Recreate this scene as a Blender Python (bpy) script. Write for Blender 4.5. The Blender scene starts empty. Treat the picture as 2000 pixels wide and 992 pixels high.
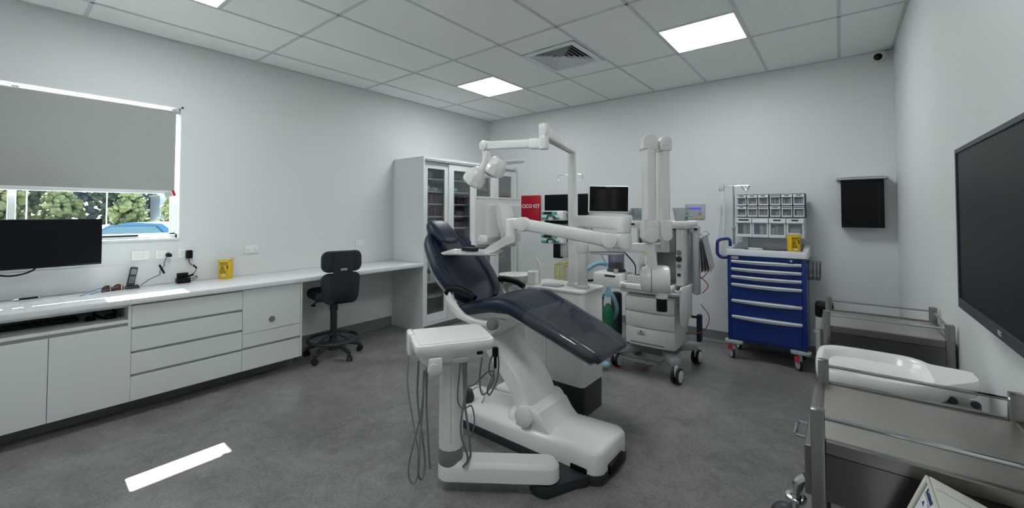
import bpy, bmesh, math, random
from mathutils import Vector, Matrix

SC = bpy.context.scene
COL = SC.collection
RND = random.Random(11)

# ------------------------------------------------------------------ camera, world, sun, exposure
cam_d = bpy.data.cameras.new('camera')
cam_d.sensor_width = 36.0
cam_d.lens = 809.3 / 2000 * 36.0
cam_d.shift_y = -(496 - 393.6) / 2000
cam_d.clip_start = 0.02
cam_d.clip_end = 400
camera = bpy.data.objects.new('camera', cam_d)
COL.objects.link(camera)
camera.location = (4.5618, -5.1393, 1.457)
camera.rotation_euler = (math.radians(90 + 1.453), math.radians(-0.045), math.radians(38.407))
SC.camera = camera

world = bpy.data.worlds.new('world')
SC.world = world
world.use_nodes = True
wn = world.node_tree.nodes
wl = world.node_tree.links
sky = wn.new('ShaderNodeTexSky')
sky.sky_type = 'NISHITA'
sky.sun_disc = False
sky.sun_elevation = math.radians(44)
sky.sun_rotation = math.radians(-90)
wn['Background'].inputs['Strength'].default_value = 0.22
wl.new(sky.outputs['Color'], wn['Background'].inputs['Color'])

sun_d = bpy.data.lights.new('sun', 'SUN')
sun_d.energy = 36.0
sun_d.angle = math.radians(0.53)
sun_d.color = (1.0, 0.97, 0.92)
sun = bpy.data.objects.new('sun', sun_d)
COL.objects.link(sun)
sun.location = (-30, 0, 30)
sun.rotation_euler = Vector((1.036, -0.03, -1.0)).to_track_quat('-Z', 'Y').to_euler()

PANEL_STRENGTH = 11.0
SC.view_settings.view_transform = 'Standard'
SC.view_settings.look = 'None'
SC.view_settings.gamma = 1.0
SC.view_settings.use_curve_mapping = False
SC.view_settings.exposure = 0.88

# ------------------------------------------------------------------ materials
def mat(name, rgb, rough=0.5, metal=0.0, var=0.06, scale=30.0, bump=0.0, bscale=200.0, coat=0.0,
        stretch=None, spec=0.5):
    m = bpy.data.materials.new(name)
    m.use_nodes = True
    n, l = m.node_tree.nodes, m.node_tree.links
    b = n['Principled BSDF']
    b.inputs['Roughness'].default_value = rough
    b.inputs['Metallic'].default_value = metal
    b.inputs['Specular IOR Level'].default_value = spec
    b.inputs['Coat Weight'].default_value = coat
    b.inputs['Coat Roughness'].default_value = 0.06
    tc = n.new('ShaderNodeTexCoord')
    src = tc.outputs['Object']
    if stretch:
        mp = n.new('ShaderNodeMapping')
        mp.inputs['Scale'].default_value = stretch
        l.new(src, mp.inputs['Vector'])
        src = mp.outputs['Vector']
    nz = n.new('ShaderNodeTexNoise')
    nz.inputs['Scale'].default_value = scale
    nz.inputs['Detail'].default_value = 4
    l.new(src, nz.inputs['Vector'])
    mx = n.new('ShaderNodeMix')
    mx.data_type = 'RGBA'
    lo = [max(0, c * (1 - var)) for c in rgb]
    hi = [min(1, c * (1 + var)) for c in rgb]
    mx.inputs['A'].default_value = (*lo, 1)
    mx.inputs['B'].default_value = (*hi, 1)
    l.new(nz.outputs['Fac'], mx.inputs['Factor'])
    l.new(mx.outputs['Result'], b.inputs['Base Color'])
    if bump:
        n2 = n.new('ShaderNodeTexNoise')
        n2.inputs['Scale'].default_value = bscale
        n2.inputs['Detail'].default_value = 2
        l.new(src, n2.inputs['Vector'])
        bp = n.new('ShaderNodeBump')
        bp.inputs['Strength'].default_value = bump
        bp.inputs['Distance'].default_value = 0.002
        l.new(n2.outputs['Fac'], bp.inputs['Height'])
        l.new(bp.outputs['Normal'], b.inputs['Normal'])
    return m

def glass(name, tint=(0.9, 0.95, 0.95), refl=0.08, rough=0.02, haze=0.0):
    m = bpy.data.materials.new(name)
    m.use_nodes = True
    n, l = m.node_tree.nodes, m.node_tree.links
    n.clear()
    out = n.new('ShaderNodeOutputMaterial')
    t = n.new('ShaderNodeBsdfTransparent')
    t.inputs['Color'].default_value = (*tint, 1)
    g = n.new('ShaderNodeBsdfGlossy')
    g.inputs['Roughness'].default_value = rough
    g.inputs['Color'].default_value = (0.9, 0.9, 0.9, 1)
    lw = n.new('ShaderNodeLayerWeight')
    lw.inputs['Blend'].default_value = 0.25
    ma = n.new('ShaderNodeMath')
    ma.operation = 'MULTIPLY_ADD'
    ma.inputs[1].default_value = 0.5
    ma.inputs[2].default_value = refl
    l.new(lw.outputs['Fresnel'], ma.inputs[0])
    mx = n.new('ShaderNodeMixShader')
    l.new(ma.outputs[0], mx.inputs['Fac'])
    l.new(t.outputs[0], mx.inputs[1])
    l.new(g.outputs[0], mx.inputs[2])
    last = mx.outputs[0]
    if haze:
        d = n.new('ShaderNodeBsdfDiffuse')
        d.inputs['Color'].default_value = (*tint, 1)
        m2 = n.new('ShaderNodeMixShader')
        m2.inputs['Fac'].default_value = haze
        l.new(last, m2.inputs[1])
        l.new(d.outputs[0], m2.inputs[2])
        last = m2.outputs[0]
    l.new(last, out.inputs['Surface'])
    return m

def emit(name, rgb, strength):
    m = bpy.data.materials.new(name)
    m.use_nodes = True
    n, l = m.node_tree.nodes, m.node_tree.links
    n.clear()
    out = n.new('ShaderNodeOutputMaterial')
    e = n.new('ShaderNodeEmission')
    e.inputs['Color'].default_value = (*rgb, 1)
    e.inputs['Strength'].default_value = strength
    l.new(e.outputs[0], out.inputs['Surface'])
    return m

def floor_material():
    m = mat('vinyl_floor', (0.125, 0.126, 0.132), 0.36, var=0.0, bump=0.05, bscale=60)
    n, l = m.node_tree.nodes, m.node_tree.links
    b = n['Principled BSDF']
    tc = n.new('ShaderNodeTexCoord')
    acc = None
    for sc, de, dis in ((1.8, 6, 0.6), (9.0, 8, 0.9), (60, 4, 0.2)):
        nz = n.new('ShaderNodeTexNoise')
        nz.inputs['Scale'].default_value = sc
        nz.inputs['Detail'].default_value = de
        nz.inputs['Roughness'].default_value = 0.65
        nz.inputs['Distortion'].default_value = dis
        l.new(tc.outputs['Object'], nz.inputs['Vector'])
        if acc is None:
            acc = nz.outputs['Fac']
        else:
            ad = n.new('ShaderNodeMath')
            ad.operation = 'ADD'
            l.new(acc, ad.inputs[0])
            l.new(nz.outputs['Fac'], ad.inputs[1])
            acc = ad.outputs[0]
    r = n.new('ShaderNodeMapRange')
    r.inputs['From Min'].default_value = 1.1
    r.inputs['From Max'].default_value = 1.9
    l.new(acc, r.inputs['Value'])
    cr = n.new('ShaderNodeValToRGB')
    cr.color_ramp.elements[0].color = (0.105, 0.103, 0.103, 1)
    cr.color_ramp.elements[1].color = (0.285, 0.279, 0.277, 1)
    l.new(r.outputs[0], cr.inputs['Fac'])
    l.new(cr.outputs['Color'], b.inputs['Base Color'])
    return m

M = {}
M['wall'] = mat('wall_paint', (0.72, 0.75, 0.755), 0.55, var=0.015, bump=0.12, bscale=260)
M['floor'] = floor_material()
M['cove'] = mat('cove_vinyl', (0.17, 0.172, 0.178), 0.4, var=0.15, scale=14)
M['tile'] = mat('mineral_tile', (0.88, 0.905, 0.90), 0.9, var=0.10, scale=160, bump=0.5, bscale=190)
M['tbar'] = mat('ceiling_grid_metal', (0.62, 0.65, 0.65), 0.5, var=0.02)
M['void'] = mat('dark_void', (0.02, 0.02, 0.022), 0.9)
M['lam'] = mat('white_laminate', (0.75, 0.785, 0.78), 0.38, var=0.012, bump=0.03)
M['top'] = mat('stone_worktop', (0.80, 0.83, 0.84), 0.25, var=0.035, scale=180)
M['splash'] = mat('splashback_panel', (0.73, 0.75, 0.75), 0.4, var=0.012)
M['channel'] = mat('grey_channel', (0.42, 0.44, 0.45), 0.4, metal=0.0, var=0.03)
M['white'] = mat('white_plastic', (0.88, 0.885, 0.87), 0.26, var=0.012, coat=0.25)
M['offw'] = mat('offwhite_plastic', (0.76, 0.775, 0.765), 0.4, var=0.015)
M['lgrey'] = mat('light_grey_plastic', (0.42, 0.44, 0.45), 0.45, var=0.03)
M['grey'] = mat('mid_grey_plastic', (0.20, 0.215, 0.22), 0.45, var=0.03)
M['dgrey'] = mat('dark_grey_plastic', (0.028, 0.032, 0.038), 0.45, var=0.08)
M['black'] = mat('black_plastic', (0.004, 0.004, 0.006), 0.42, var=0.1, spec=0.2)
M['screen'] = mat('dark_screen', (0.004, 0.005, 0.006), 0.16, var=0.05)
M['tvscreen'] = mat('matt_dark_screen', (0.003, 0.005, 0.008), 0.42, var=0.05, spec=0.16)
M['navy'] = mat('navy_leather', (0.005, 0.016, 0.040), 0.40, var=0.12, bump=0.1, bscale=320, spec=0.38)
M['fabric'] = mat('charcoal_fabric', (0.020, 0.025, 0.033), 0.8, var=0.25, scale=260, bump=0.3, bscale=500)
M['rubber'] = mat('black_rubber', (0.012, 0.012, 0.013), 0.6, var=0.1)
M['chrome'] = mat('chrome_metal', (0.62, 0.63, 0.64), 0.14, metal=1.0, var=0.02)
M['steel'] = mat('brushed_steel', (0.28, 0.272, 0.26), 0.28, metal=1.0, var=0.12, scale=26, stretch=(1, 12, 12), bump=0.04, bscale=60)
M['steeltop'] = mat('worn_steel_top', (0.47, 0.45, 0.415), 0.40, metal=1.0, var=0.18, scale=14, stretch=(3, 18, 3))
M['steeldark'] = mat('brushed_steel_panel', (0.20, 0.198, 0.196), 0.22, metal=1.0, var=0.10, scale=20, stretch=(14, 14, 1))
M['alu'] = mat('white_aluminium', (0.74, 0.77, 0.78), 0.35, var=0.01)
M['blind'] = mat('blind_fabric', (0.38, 0.40, 0.39), 0.9, var=0.05, scale=60, bump=0.2, bscale=700, stretch=(1, 0.15, 1))
M['blue'] = mat('cobalt_blue_enamel', (0.002, 0.026, 0.19), 0.34, var=0.03)
M['cartw'] = mat('cart_white', (0.66, 0.69, 0.74), 0.35, var=0.01)
M['bincase'] = mat('teal_case', (0.02, 0.055, 0.085), 0.5)
M['yellow'] = mat('sharps_yellow', (0.80, 0.50, 0.006), 0.35, var=0.03)
M['ink'] = mat('dark_print', (0.02, 0.016, 0.01), 0.6)
M['red'] = mat('red_vinyl', (0.42, 0.006, 0.022), 0.35, var=0.15, scale=12)
M['brake'] = mat('red_plastic', (0.55, 0.03, 0.04), 0.4)
M['redcable'] = mat('red_cable', (0.30, 0.02, 0.02), 0.5)
M['maroon'] = mat('maroon_card', (0.085, 0.018, 0.058), 0.6, var=0.3, scale=20)
M['maroon2'] = mat('maroon_label', (0.17, 0.05, 0.10), 0.6)
M['paper'] = mat('paper', (0.74, 0.75, 0.75), 0.7, var=0.02)
M['bag'] = mat('milky_plastic_bag', (0.55, 0.58, 0.58), 0.35, var=0.2, scale=25)
M['hose'] = mat('blue_hose', (0.25, 0.47, 0.60), 0.4, var=0.1)
M['green'] = mat('green_rubber', (0.006, 0.17, 0.075), 0.4, var=0.1)
M['teal'] = mat('teal_plastic', (0.08, 0.36, 0.31), 0.4)
M['lemon'] = mat('pale_yellow_plastic', (0.68, 0.62, 0.14), 0.4)
M['amber'] = mat('amber_lens', (0.09, 0.025, 0.008), 0.12, var=0.2)
M['glassblue'] = mat('blue_temple', (0.06, 0.16, 0.42), 0.3)
M['lcd'] = emit('blue_lcd', (0.10, 0.09, 0.62), 0.55)
M['led'] = emit('green_led', (0.5, 1.0, 0.65), 1.2)
M['panel'] = emit('led_panel_glow', (0.97, 1.0, 1.0), PANEL_STRENGTH)
M['pane'] = glass('window_glass', (0.93, 0.97, 0.97), 0.02)
M['cabglass'] = glass('cabinet_glass', (0.84, 0.87, 0.87), 0.05)
M['clear'] = glass('clear_plastic', (0.80, 0.83, 0.84), 0.08, 0.08, 0.07)
M['film'] = glass('plastic_film', (0.86, 0.88, 0.90), 0.03, 0.04, 0.035)
M['violet'] = glass('violet_clear', (0.52, 0.49, 0.60), 0.10, 0.06, 0.08)
M['concrete'] = mat('sunlit_concrete', (0.55, 0.55, 0.54), 0.8, var=0.05, scale=1)
M['leaf'] = mat('dark_leaf', (0.045, 0.066, 0.045), 0.6, var=0.7, scale=0.9)
M['leaf2'] = mat('light_leaf', (0.15, 0.185, 0.075), 0.6, var=0.6, scale=1.2)
M['leaf3'] = mat('bluish_leaf', (0.055, 0.072, 0.085), 0.6, var=0.6, scale=0.8)
M['bark'] = mat('bark', (0.12, 0.09, 0.06), 0.9)
M['carblue'] = mat('blue_car_paint', (0.03, 0.11, 0.21), 0.2, coat=0.8)
M['carglass'] = mat('car_glass', (0.10, 0.17, 0.20), 0.08)
M['orange'] = mat('orange_plastic', (0.85, 0.25, 0.02), 0.5)
M['bluish'] = mat('pale_blue_render', (0.24, 0.29, 0.36), 0.7)
M['logo'] = mat('navy_print', (0.02, 0.045, 0.16), 0.5)
M['beige'] = mat('ivory_enamel', (0.60, 0.60, 0.54), 0.5, var=0.03, scale=60)

# ------------------------------------------------------------------ mesh helpers
def frame(o, x, y):
    x = Vector(x).normalized()
    y = Vector(y)
    y = (y - x * y.dot(x)).normalized()
    z = x.cross(y)
    m = Matrix((x, y, z)).transposed().to_4x4()
    m.translation = Vector(o)
    return m

def spline(pts, n=8, closed=False):
    P = [Vector(p) for p in pts]
    out = []
    N = len(P)
    rng = range(N) if closed else range(N - 1)
    for i in rng:
        if closed:
            a, b, c, d = P[i - 1], P[i], P[(i + 1) % N], P[(i + 2) % N]
        else:
            b, c = P[i], P[i + 1]
            a = P[i - 1] if i else b * 2 - c
            d = P[i + 2] if i + 2 < N else c * 2 - b
        for k in range(n):
            t = k / n
            out.append(0.5 * ((2 * b) + (c - a) * t + (2 * a - 5 * b + 4 * c - d) * t * t + (3 * b - a - 3 * c + d) * t ** 3))
    if not closed:
        out.append(P[-1])
    return out

class MB:
    def __init__(self, T=None):
        self.bm = bmesh.new()
        self.T = T

    def _merge(self, b, X=None):
        me = bpy.data.meshes.new('tmp')
        if X is not None:
            b.transform(X)
        b.normal_update()
        b.to_mesh(me)
        b.free()
        self.bm.from_mesh(me)
        bpy.data.meshes.remove(me)
        return self

    def box(self, c, s, bev=0.0, seg=2, X=None, rz=0.0):
        b = bmesh.new()
        bmesh.ops.create_cube(b, size=1)
        bmesh.ops.scale(b, vec=Vector(s), verts=b.verts)
        if bev:
            bmesh.ops.bevel(b, geom=b.edges[:], offset=min(bev, min(s) * 0.49), segments=seg, profile=0.5, affect='EDGES')
        m = Matrix.Translation(Vector(c)) @ Matrix.Rotation(rz, 4, 'Z')
        if X is not None:
            m = X @ m
        return self._merge(b, m)

    def bb(self, lo, hi, bev=0.0, seg=2, X=None):
        lo, hi = Vector(lo), Vector(hi)
        s = hi - lo
        s = Vector([abs(v) for v in s])
        return self.box((lo + hi) / 2, s, bev, seg, X)

    def bar(self, p0, p1, w, h, bev=0.0, seg=2, up=(0, 0, 1), ext=0.0):
        p0, p1 = Vector(p0), Vector(p1)
        d = p1 - p0
        L = d.length + 2 * ext
        x = d.normalized()
        upv = Vector(up)
        if abs(x.dot(upv)) > 0.99:
            upv = Vector((0, 1, 0))
        y = upv.cross(x).normalized()
        X = frame((p0 + p1) / 2, x, y)
        return self.box((0, 0, 0), (L, w, h), bev, seg, X)

    def cyl(self, p0, p1, r0, r1=None, seg=20, bev=0.0, bseg=2):
        p0, p1 = Vector(p0), Vector(p1)
        r1 = r0 if r1 is None else r1
        L = (p1 - p0).length
        b = bmesh.new()
        bmesh.ops.create_cone(b, cap_ends=True, segments=seg, radius1=r0, radius2=r1, depth=L)
        if bev:
            es = [e for e in b.edges if abs(e.verts[0].co.z - e.verts[1].co.z) < 1e-6]
            bmesh.ops.bevel(b, geom=es, offset=bev, segments=bseg, profile=0.5, affect='EDGES')
        q = (p1 - p0).to_track_quat('Z', 'Y')
        return self._merge(b, Matrix.Translation((p0 + p1) / 2) @ q.to_matrix().to_4x4())

    def ball(self, c, r, sc=(1, 1, 1), seg=16, X=None):
        b = bmesh.new()
        bmesh.ops.create_uvsphere(b, u_segments=seg, v_segments=max(6, seg // 2), radius=r)
        bmesh.ops.scale(b, vec=Vector(sc), verts=b.verts)
        m = Matrix.Translation(Vector(c))
        if X is not None:
            m = m @ X
        return self._merge(b, m)

    def loft(self, rings, cap=True, closed=True):
        b = bmesh.new()
        vs = [[b.verts.new(Vector(p)) for p in r] for r in rings]
        n = len(rings[0])
        for i in range(len(vs) - 1):
            for j in range(n if closed else n - 1):
                k = (j + 1) % n
                b.faces.new((vs[i][j], vs[i][k], vs[i + 1][k], vs[i + 1][j]))
        if cap:
            b.faces.new(list(reversed(vs[0])))
            b.faces.new(vs[-1])
        bmesh.ops.recalc_face_normals(b, faces=b.faces[:])
        return self._merge(b)

    def tube(self, pts, r, seg=8, n=6, closed=False, smooth=True, radii=None, flat=None):
        P = spline(pts, n, closed) if smooth else [Vector(p) for p in pts]
        rings = []
        prev = None
        N = len(P)
        for i, p in enumerate(P):
            if closed:
                t = P[(i + 1) % N] - P[i - 1]
            else:
                t = P[min(i + 1, N - 1)] - P[max(i - 1, 0)]
            t.normalize()
            if prev is None:
                a = Vector((0, 0, 1)) if abs(t.z) < 0.9 else Vector((1, 0, 0))
                u = t.cross(a).normalized()
            else:
                u = (prev - t * prev.dot(t))
                u = u.normalized() if u.length > 1e-6 else t.orthogonal().normalized()
            prev = u
            v = t.cross(u)
            rr = r if radii is None else radii[0] + (radii[1] - radii[0]) * i / (N - 1)
            rings.append([p + (u * math.cos(2 * math.pi * k / seg) + v * math.sin(2 * math.pi * k / seg)) * rr for k in range(seg)])
        if closed:
            rings.append(rings[0])
        return self.loft(rings, cap=not closed)

    def prism(self, poly, lo, hi, axis='y', bev=0.0, seg=2):
        """poly: 2D points; axis y -> (x,z); axis x -> (y,z); axis z -> (x,y)"""
        b = bmesh.new()
        def P(p, h):
            if axis == 'y':
                return (p[0], h, p[1])
            if axis == 'x':
                return (h, p[0], p[1])
            return (p[0], p[1], h)
        v0 = [b.verts.new(P(p, lo)) for p in poly]
        v1 = [b.verts.new(P(p, hi)) for p in poly]
        n = len(poly)
        f0 = b.faces.new(v0)
        f1 = b.faces.new(list(reversed(v1)))
        for i in range(n):
            b.faces.new((v0[i], v1[i], v1[(i + 1) % n], v0[(i + 1) % n]))
        bmesh.ops.recalc_face_normals(b, faces=b.faces[:])
        if bev:
            es = [e for e in b.edges if e in set(f0.edges) | set(f1.edges)]
            bmesh.ops.bevel(b, geom=es, offset=bev, segments=seg, profile=0.5, affect='EDGES')
        return self._merge(b)

    def lathe(self, prof, X=None, seg=24, closed=False):
        rings = []
        for r, z in prof:
            rings.append([(r * math.cos(2 * math.pi * k / seg), r * math.sin(2 * math.pi * k / seg), z) for k in range(seg)])
        b = MB()
        b.loft(rings, cap=True)
        me = bpy.data.meshes.new('tmp')
        b.bm.to_mesh(me)
        b.bm.free()
        bb = bmesh.new()
        bb.from_mesh(me)
        bpy.data.meshes.remove(me)
        return self._merge(bb, X)

    def build(self, name, m, parent=None, label=None, angle=35, weld=False):
        if self.T is not None:
            self.bm.transform(self.T)
        if weld:
            bmesh.ops.remove_doubles(self.bm, verts=self.bm.verts, dist=1e-5)
        me = bpy.data.meshes.new(name)
        org = Vector((0, 0, 0))
        if parent is not None:
            r = parent
            while r.parent is not None:
                r = r.parent
            org = Vector(r.location)
        else:
            vs = [v.co for v in self.bm.verts]
            org = Vector(((min(v.x for v in vs) + max(v.x for v in vs)) / 2,
                          (min(v.y for v in vs) + max(v.y for v in vs)) / 2, min(v.z for v in vs)))
        self.bm.transform(Matrix.Translation(-org))
        self.bm.to_mesh(me)
        self.bm.free()
        if angle:
            for p in me.polygons:
                p.use_smooth = True
            me.set_sharp_from_angle(angle=math.radians(angle))
        me.materials.append(M[m] if isinstance(m, str) else m)
        o = bpy.data.objects.new(name, me)
        COL.objects.link(o)
        if parent is not None:
            o.parent = parent
        else:
            o.location = org
        if label:
            o['label'] = label
        return o

def thing(name, label, cat, loc=(0, 0, 0), group=None):
    o = bpy.data.objects.new(name, None)
    o.empty_display_size = 0.1
    COL.objects.link(o)
    o.location = loc
    o['label'] = label
    o['category'] = cat
    if group:
        o['group'] = group
    return o

def tag(o, label, cat, group=None):
    o['label'] = label
    o['category'] = cat
    if group:
        o['group'] = group
    return o

def struct(o):
    o['kind'] = 'structure'
    return o

def copy_tree(o, parent=None):
    c = o.copy()
    COL.objects.link(c)
    c.parent = parent
    for ch in list(o.children):
        copy_tree(ch, c)
    return c

def text(s, X, size, m, parent, name='print', bold=0.0, depth=0.0005):
    """flat lettering: X maps text plane (x right, y up) into the world, centred"""
    cu = bpy.data.curves.new('t', 'FONT')
    cu.body = s
    cu.size = size
    cu.align_x = 'CENTER'
    cu.align_y = 'CENTER'
    cu.extrude = depth
    cu.offset = bold
    cu.resolution_u = 2
    ob = bpy.data.objects.new('t', cu)
    COL.objects.link(ob)
    bpy.context.view_layer.update()
    me = bpy.data.meshes.new_from_object(ob.evaluated_get(bpy.context.evaluated_depsgraph_get()))
    bpy.data.objects.remove(ob)
    bpy.data.curves.remove(cu)
    b = MB()
    b.bm.from_mesh(me)
    bpy.data.meshes.remove(me)
    b.bm.transform(X)
    return b.build(name, m, parent, angle=0)

def caster(mb_wheel, mb_fork, c, r=0.05, w=0.028, yaw=0.0, h=0.12, twin=True):
    """wheel(s) touching z=0 around c (x,y), fork up to height h"""
    a = Vector((math.cos(yaw), math.sin(yaw), 0))
    C0 = Vector((c[0], c[1], r))
    for s in ((-1, 1) if twin else (0,)):
        m = C0 + a * s * (w * 0.85)
        mb_wheel.cyl(m - a * w / 2, m + a * w / 2, r, seg=20, bev=0.006)
    mb_fork.box((0, 0, 0), (w * 0.7 if twin else w * 1.5, r * 1.3, h - r), 0.006, 2,
                Matrix.Translation((c[0], c[1], (h + r) / 2)) @ Matrix.Rotation(yaw, 4, 'Z'))
# ------------------------------------------------------------------ the room
RX, RY, RH = 4.965, -6.8, 2.96
WY0, WY1, WZ0, WZ1 = -5.95, -4.085, 1.215, 2.385
b = MB(); b.bb((-0.15, RY - 0.15, -0.1), (RX + 0.15, 0.15, 0)); struct(b.build('floor', 'floor', angle=0))
b = MB()
b.bb((-0.15, RY - 0.15, 0), (0, WY0, RH + 0.1)); b.bb((-0.15, WY1, 0), (0, 0.15, RH + 0.1))
b.bb((-0.15, WY0, 0), (0, WY1, WZ0)); b.bb((-0.15, WY0, WZ1), (0, WY1, RH + 0.1))
struct(b.build('wall_left', 'wall', angle=0))
b = MB(); b.bb((0, 0, 0), (RX, 0.15, RH + 0.1)); struct(b.build('wall_back', 'wall', angle=0))
b = MB(); b.bb((RX, RY - 0.15, 0), (RX + 0.15, 0.15, RH + 0.1)); struct(b.build('wall_right', 'wall', angle=0))
b = MB(); b.bb((0, RY - 0.15, 0), (RX, RY, RH + 0.1)); struct(b.build('wall_front', 'wall', angle=0))
# coved vinyl skirting
def cove(name, p0, p1, n):
    b = MB()
    p0, p1, n = Vector(p0), Vector(p1), Vector(n)
    prof = [(0, 0.12), (0.006, 0.12), (0.006, 0.03), (0.012, 0.015), (0.028, 0.004), (0.028, 0)  , (0, 0)]
    b.loft([[p + n * a + Vector((0, 0, z + 0.0005)) for a, z in prof] for p in (p0, p1)])
    struct(b.build(name, 'cove'))
cove('baseboard_left', (0.001, -3.29, 0), (0.001, -1.89, 0), (1, 0, 0))
cove('baseboard_back', (0.61, -0.001, 0), (RX - 0.03, -0.001, 0), (0, -1, 0))
cove('baseboard_right', (RX - 0.001, RY + 0.03, 0), (RX - 0.001, -0.03, 0), (-1, 0, 0))

# ceiling: grid of T bars with lay-in tiles
XS = [0, 0.373] + [0.973 + 0.6 * i for i in range(7)] + [RX]
YS = [0, -1.11, -2.31, -3.51, -4.71, -5.91, RY]
LIGHTS = [(2, -1.11), (6, -1.11), (2, -4.11), (6, -4.11)]     # column, far edge
b = MB()
for x in XS[1:-1]:
    b.bb((x - 0.012, RY, RH - 0.003), (x + 0.012, 0, RH + 0.03))
for y in YS[1:-1]:
    b.bb((0, y - 0.012, RH - 0.003), (RX, y + 0.012, RH + 0.03))
for c, y in LIGHTS:
    yy = y - 0.6 if y > -2 else y
    b.bb((XS[c], yy - 0.012, RH - 0.003), (XS[c + 1], yy + 0.012, RH + 0.03))
b.bb((0, RY, RH - 0.004), (0.02, 0, RH + 0.03)); b.bb((RX - 0.02, RY, RH - 0.004), (RX, 0, RH + 0.03))
b.bb((0, -0.02, RH - 0.004), (RX, 0, RH + 0.03)); b.bb((0, RY, RH - 0.004), (RX, RY + 0.02, RH + 0.03))
b.bb((-0.15, RY - 0.15, RH + 0.1), (RX + 0.15, 0.15, RH + 0.2))
ceil = struct(b.build('ceiling', 'tbar', angle=0))
VENT = (2.463, -1.69)
def tile(x0, x1, y1, y0):
    b = MB()
    g = 0.011
    b.bb((x0 + g, y0 + g, RH + 0.0015), (x1 - g, y1 - g, RH + 0.016))
    b.build('ceiling_tile', 'tile', ceil, angle=0)
for i in range(len(XS) - 1):
    for j in range(len(YS) - 1):
        x0, x1, y1, y0 = XS[i], XS[i + 1], YS[j], YS[j + 1]
        lit = [y for c, y in LIGHTS if c == i and y0 <= y - 0.6 + 1e-6 and y <= y1 + 1e-6]
        if lit:
            y = lit[0]
            if y < y1 - 0.01:
                tile(x0, x1, y1, y)
            if y - 0.6 > y0 + 0.01:
                tile(x0, x1, y - 0.6, y0)
        elif i == 4 and j == 1:
            tile(x0, x1, y1, VENT[1] + 0.298)
            tile(x0, x1, VENT[1] - 0.298, y0)
        else:
            tile(x0, x1, y1, y0)
lab = ['square LED ceiling panel in the row nearest the corner above the tall cabinet',
       'square LED ceiling panel above the anaesthetic machine near the air vent',
       'square LED ceiling panel cut by the top edge above the window wall',
       'square LED ceiling panel overhead near the television']
for k, (c, y) in enumerate(LIGHTS):
    x0, x1 = XS[c], XS[c + 1]
    t = thing('ceiling_light', lab[k], 'ceiling light', ((x0 + x1) / 2, y - 0.3, RH - 0.003), 'LED ceiling panels')
    g = 0.012
    b = MB()
    for lo, hi in (((x0 + g, y - 0.6 + g), (x0 + g + 0.01, y - g)), ((x1 - g - 0.01, y - 0.6 + g), (x1 - g, y - g)),
                   ((x0 + g, y - g - 0.01), (x1 - g, y - g)), ((x0 + g, y - 0.6 + g), (x1 - g, y - 0.6 + g + 0.01))):
        b.bb((*lo, RH - 0.003), (*hi, RH + 0.03))
    b.build('frame', 'alu', t, angle=0)
    b = MB(); b.bb((x0 + g + 0.01, y - 0.6 + g + 0.01, RH + 0.001), (x1 - g - 0.01, y - g - 0.01, RH + 0.012))
    b.build('diffuser', 'panel', t, angle=0)
# four-way air diffuser
t = thing('air_vent', 'white four-way louvred air vent in the ceiling', 'air vent', (*VENT, RH))
vx, vy = VENT
b = MB()
for s in (-1, 1):
    b.bb((vx - 0.288, vy + s * 0.27 - 0.027, RH - 0.008), (vx + 0.288, vy + s * 0.27 + 0.027, RH + 0.004))
    b.bb((vx + s * 0.261 - 0.027, vy - 0.243, RH - 0.008), (vx + s * 0.261 + 0.027, vy + 0.243, RH + 0.004))
b.build('frame', 'alu', t, angle=0)
b = MB(); b.bb((vx - 0.27, vy - 0.28, RH + 0.085), (vx + 0.27, vy + 0.28, RH + 0.095)); b.build('duct_plate', 'void', t, angle=0)
for k in range(6):
    a0 = 0.238 - k * 0.039
    a1 = a0 - 0.034
    b = MB()
    r0 = [(vx - a0, vy - a0, RH - 0.004), (vx + a0, vy - a0, RH - 0.004), (vx + a0, vy + a0, RH - 0.004), (vx - a0, vy + a0, RH - 0.004)]
    r1 = [(vx - a1, vy - a1, RH + 0.03), (vx + a1, vy - a1, RH + 0.03), (vx + a1, vy + a1, RH + 0.03), (vx - a1, vy + a1, RH + 0.03)]
    r2 = [(p[0], p[1], p[2] + 0.0025) for p in r1]
    r3 = [(p[0], p[1], p[2] + 0.0025) for p in r0]
    b.loft([r0, r1, r2, r3, r0], cap=False)
    b.build('louvre', 'alu', t, angle=0)

# window
win = struct(thing('window_1', 'white aluminium sliding window in the left wall', 'window', (0, -5.0, WZ0)))
del win['category']
b = MB()
b.bb((-0.15, WY0, WZ0), (0.012, WY1, WZ0 + 0.016)); b.bb((-0.15, WY0, WZ1 - 0.016), (0.006, WY1, WZ1))
b.bb((-0.15, WY1 - 0.016, WZ0), (0.006, WY1, WZ1)); b.bb((-0.15, WY0, WZ0), (0.006, WY0 + 0.016, WZ1))
b.build('reveal', 'alu', win, angle=0)
b = MB()
fz0, fz1, fy0, fy1 = WZ0 + 0.016, WZ1 - 0.016, WY0 + 0.016, WY1 - 0.016
b.bb((-0.13, fy0, fz0), (-0.06, fy1, fz0 + 0.03)); b.bb((-0.13, fy0, fz1 - 0.006), (-0.06, fy1, fz1))
b.bb((-0.13, fy1 - 0.012, fz0), (-0.06, fy1, fz1)); b.bb((-0.13, fy0, fz0), (-0.06, fy0 + 0.03, fz1))
b.build('window_frame', 'alu', win, angle=0)
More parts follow.
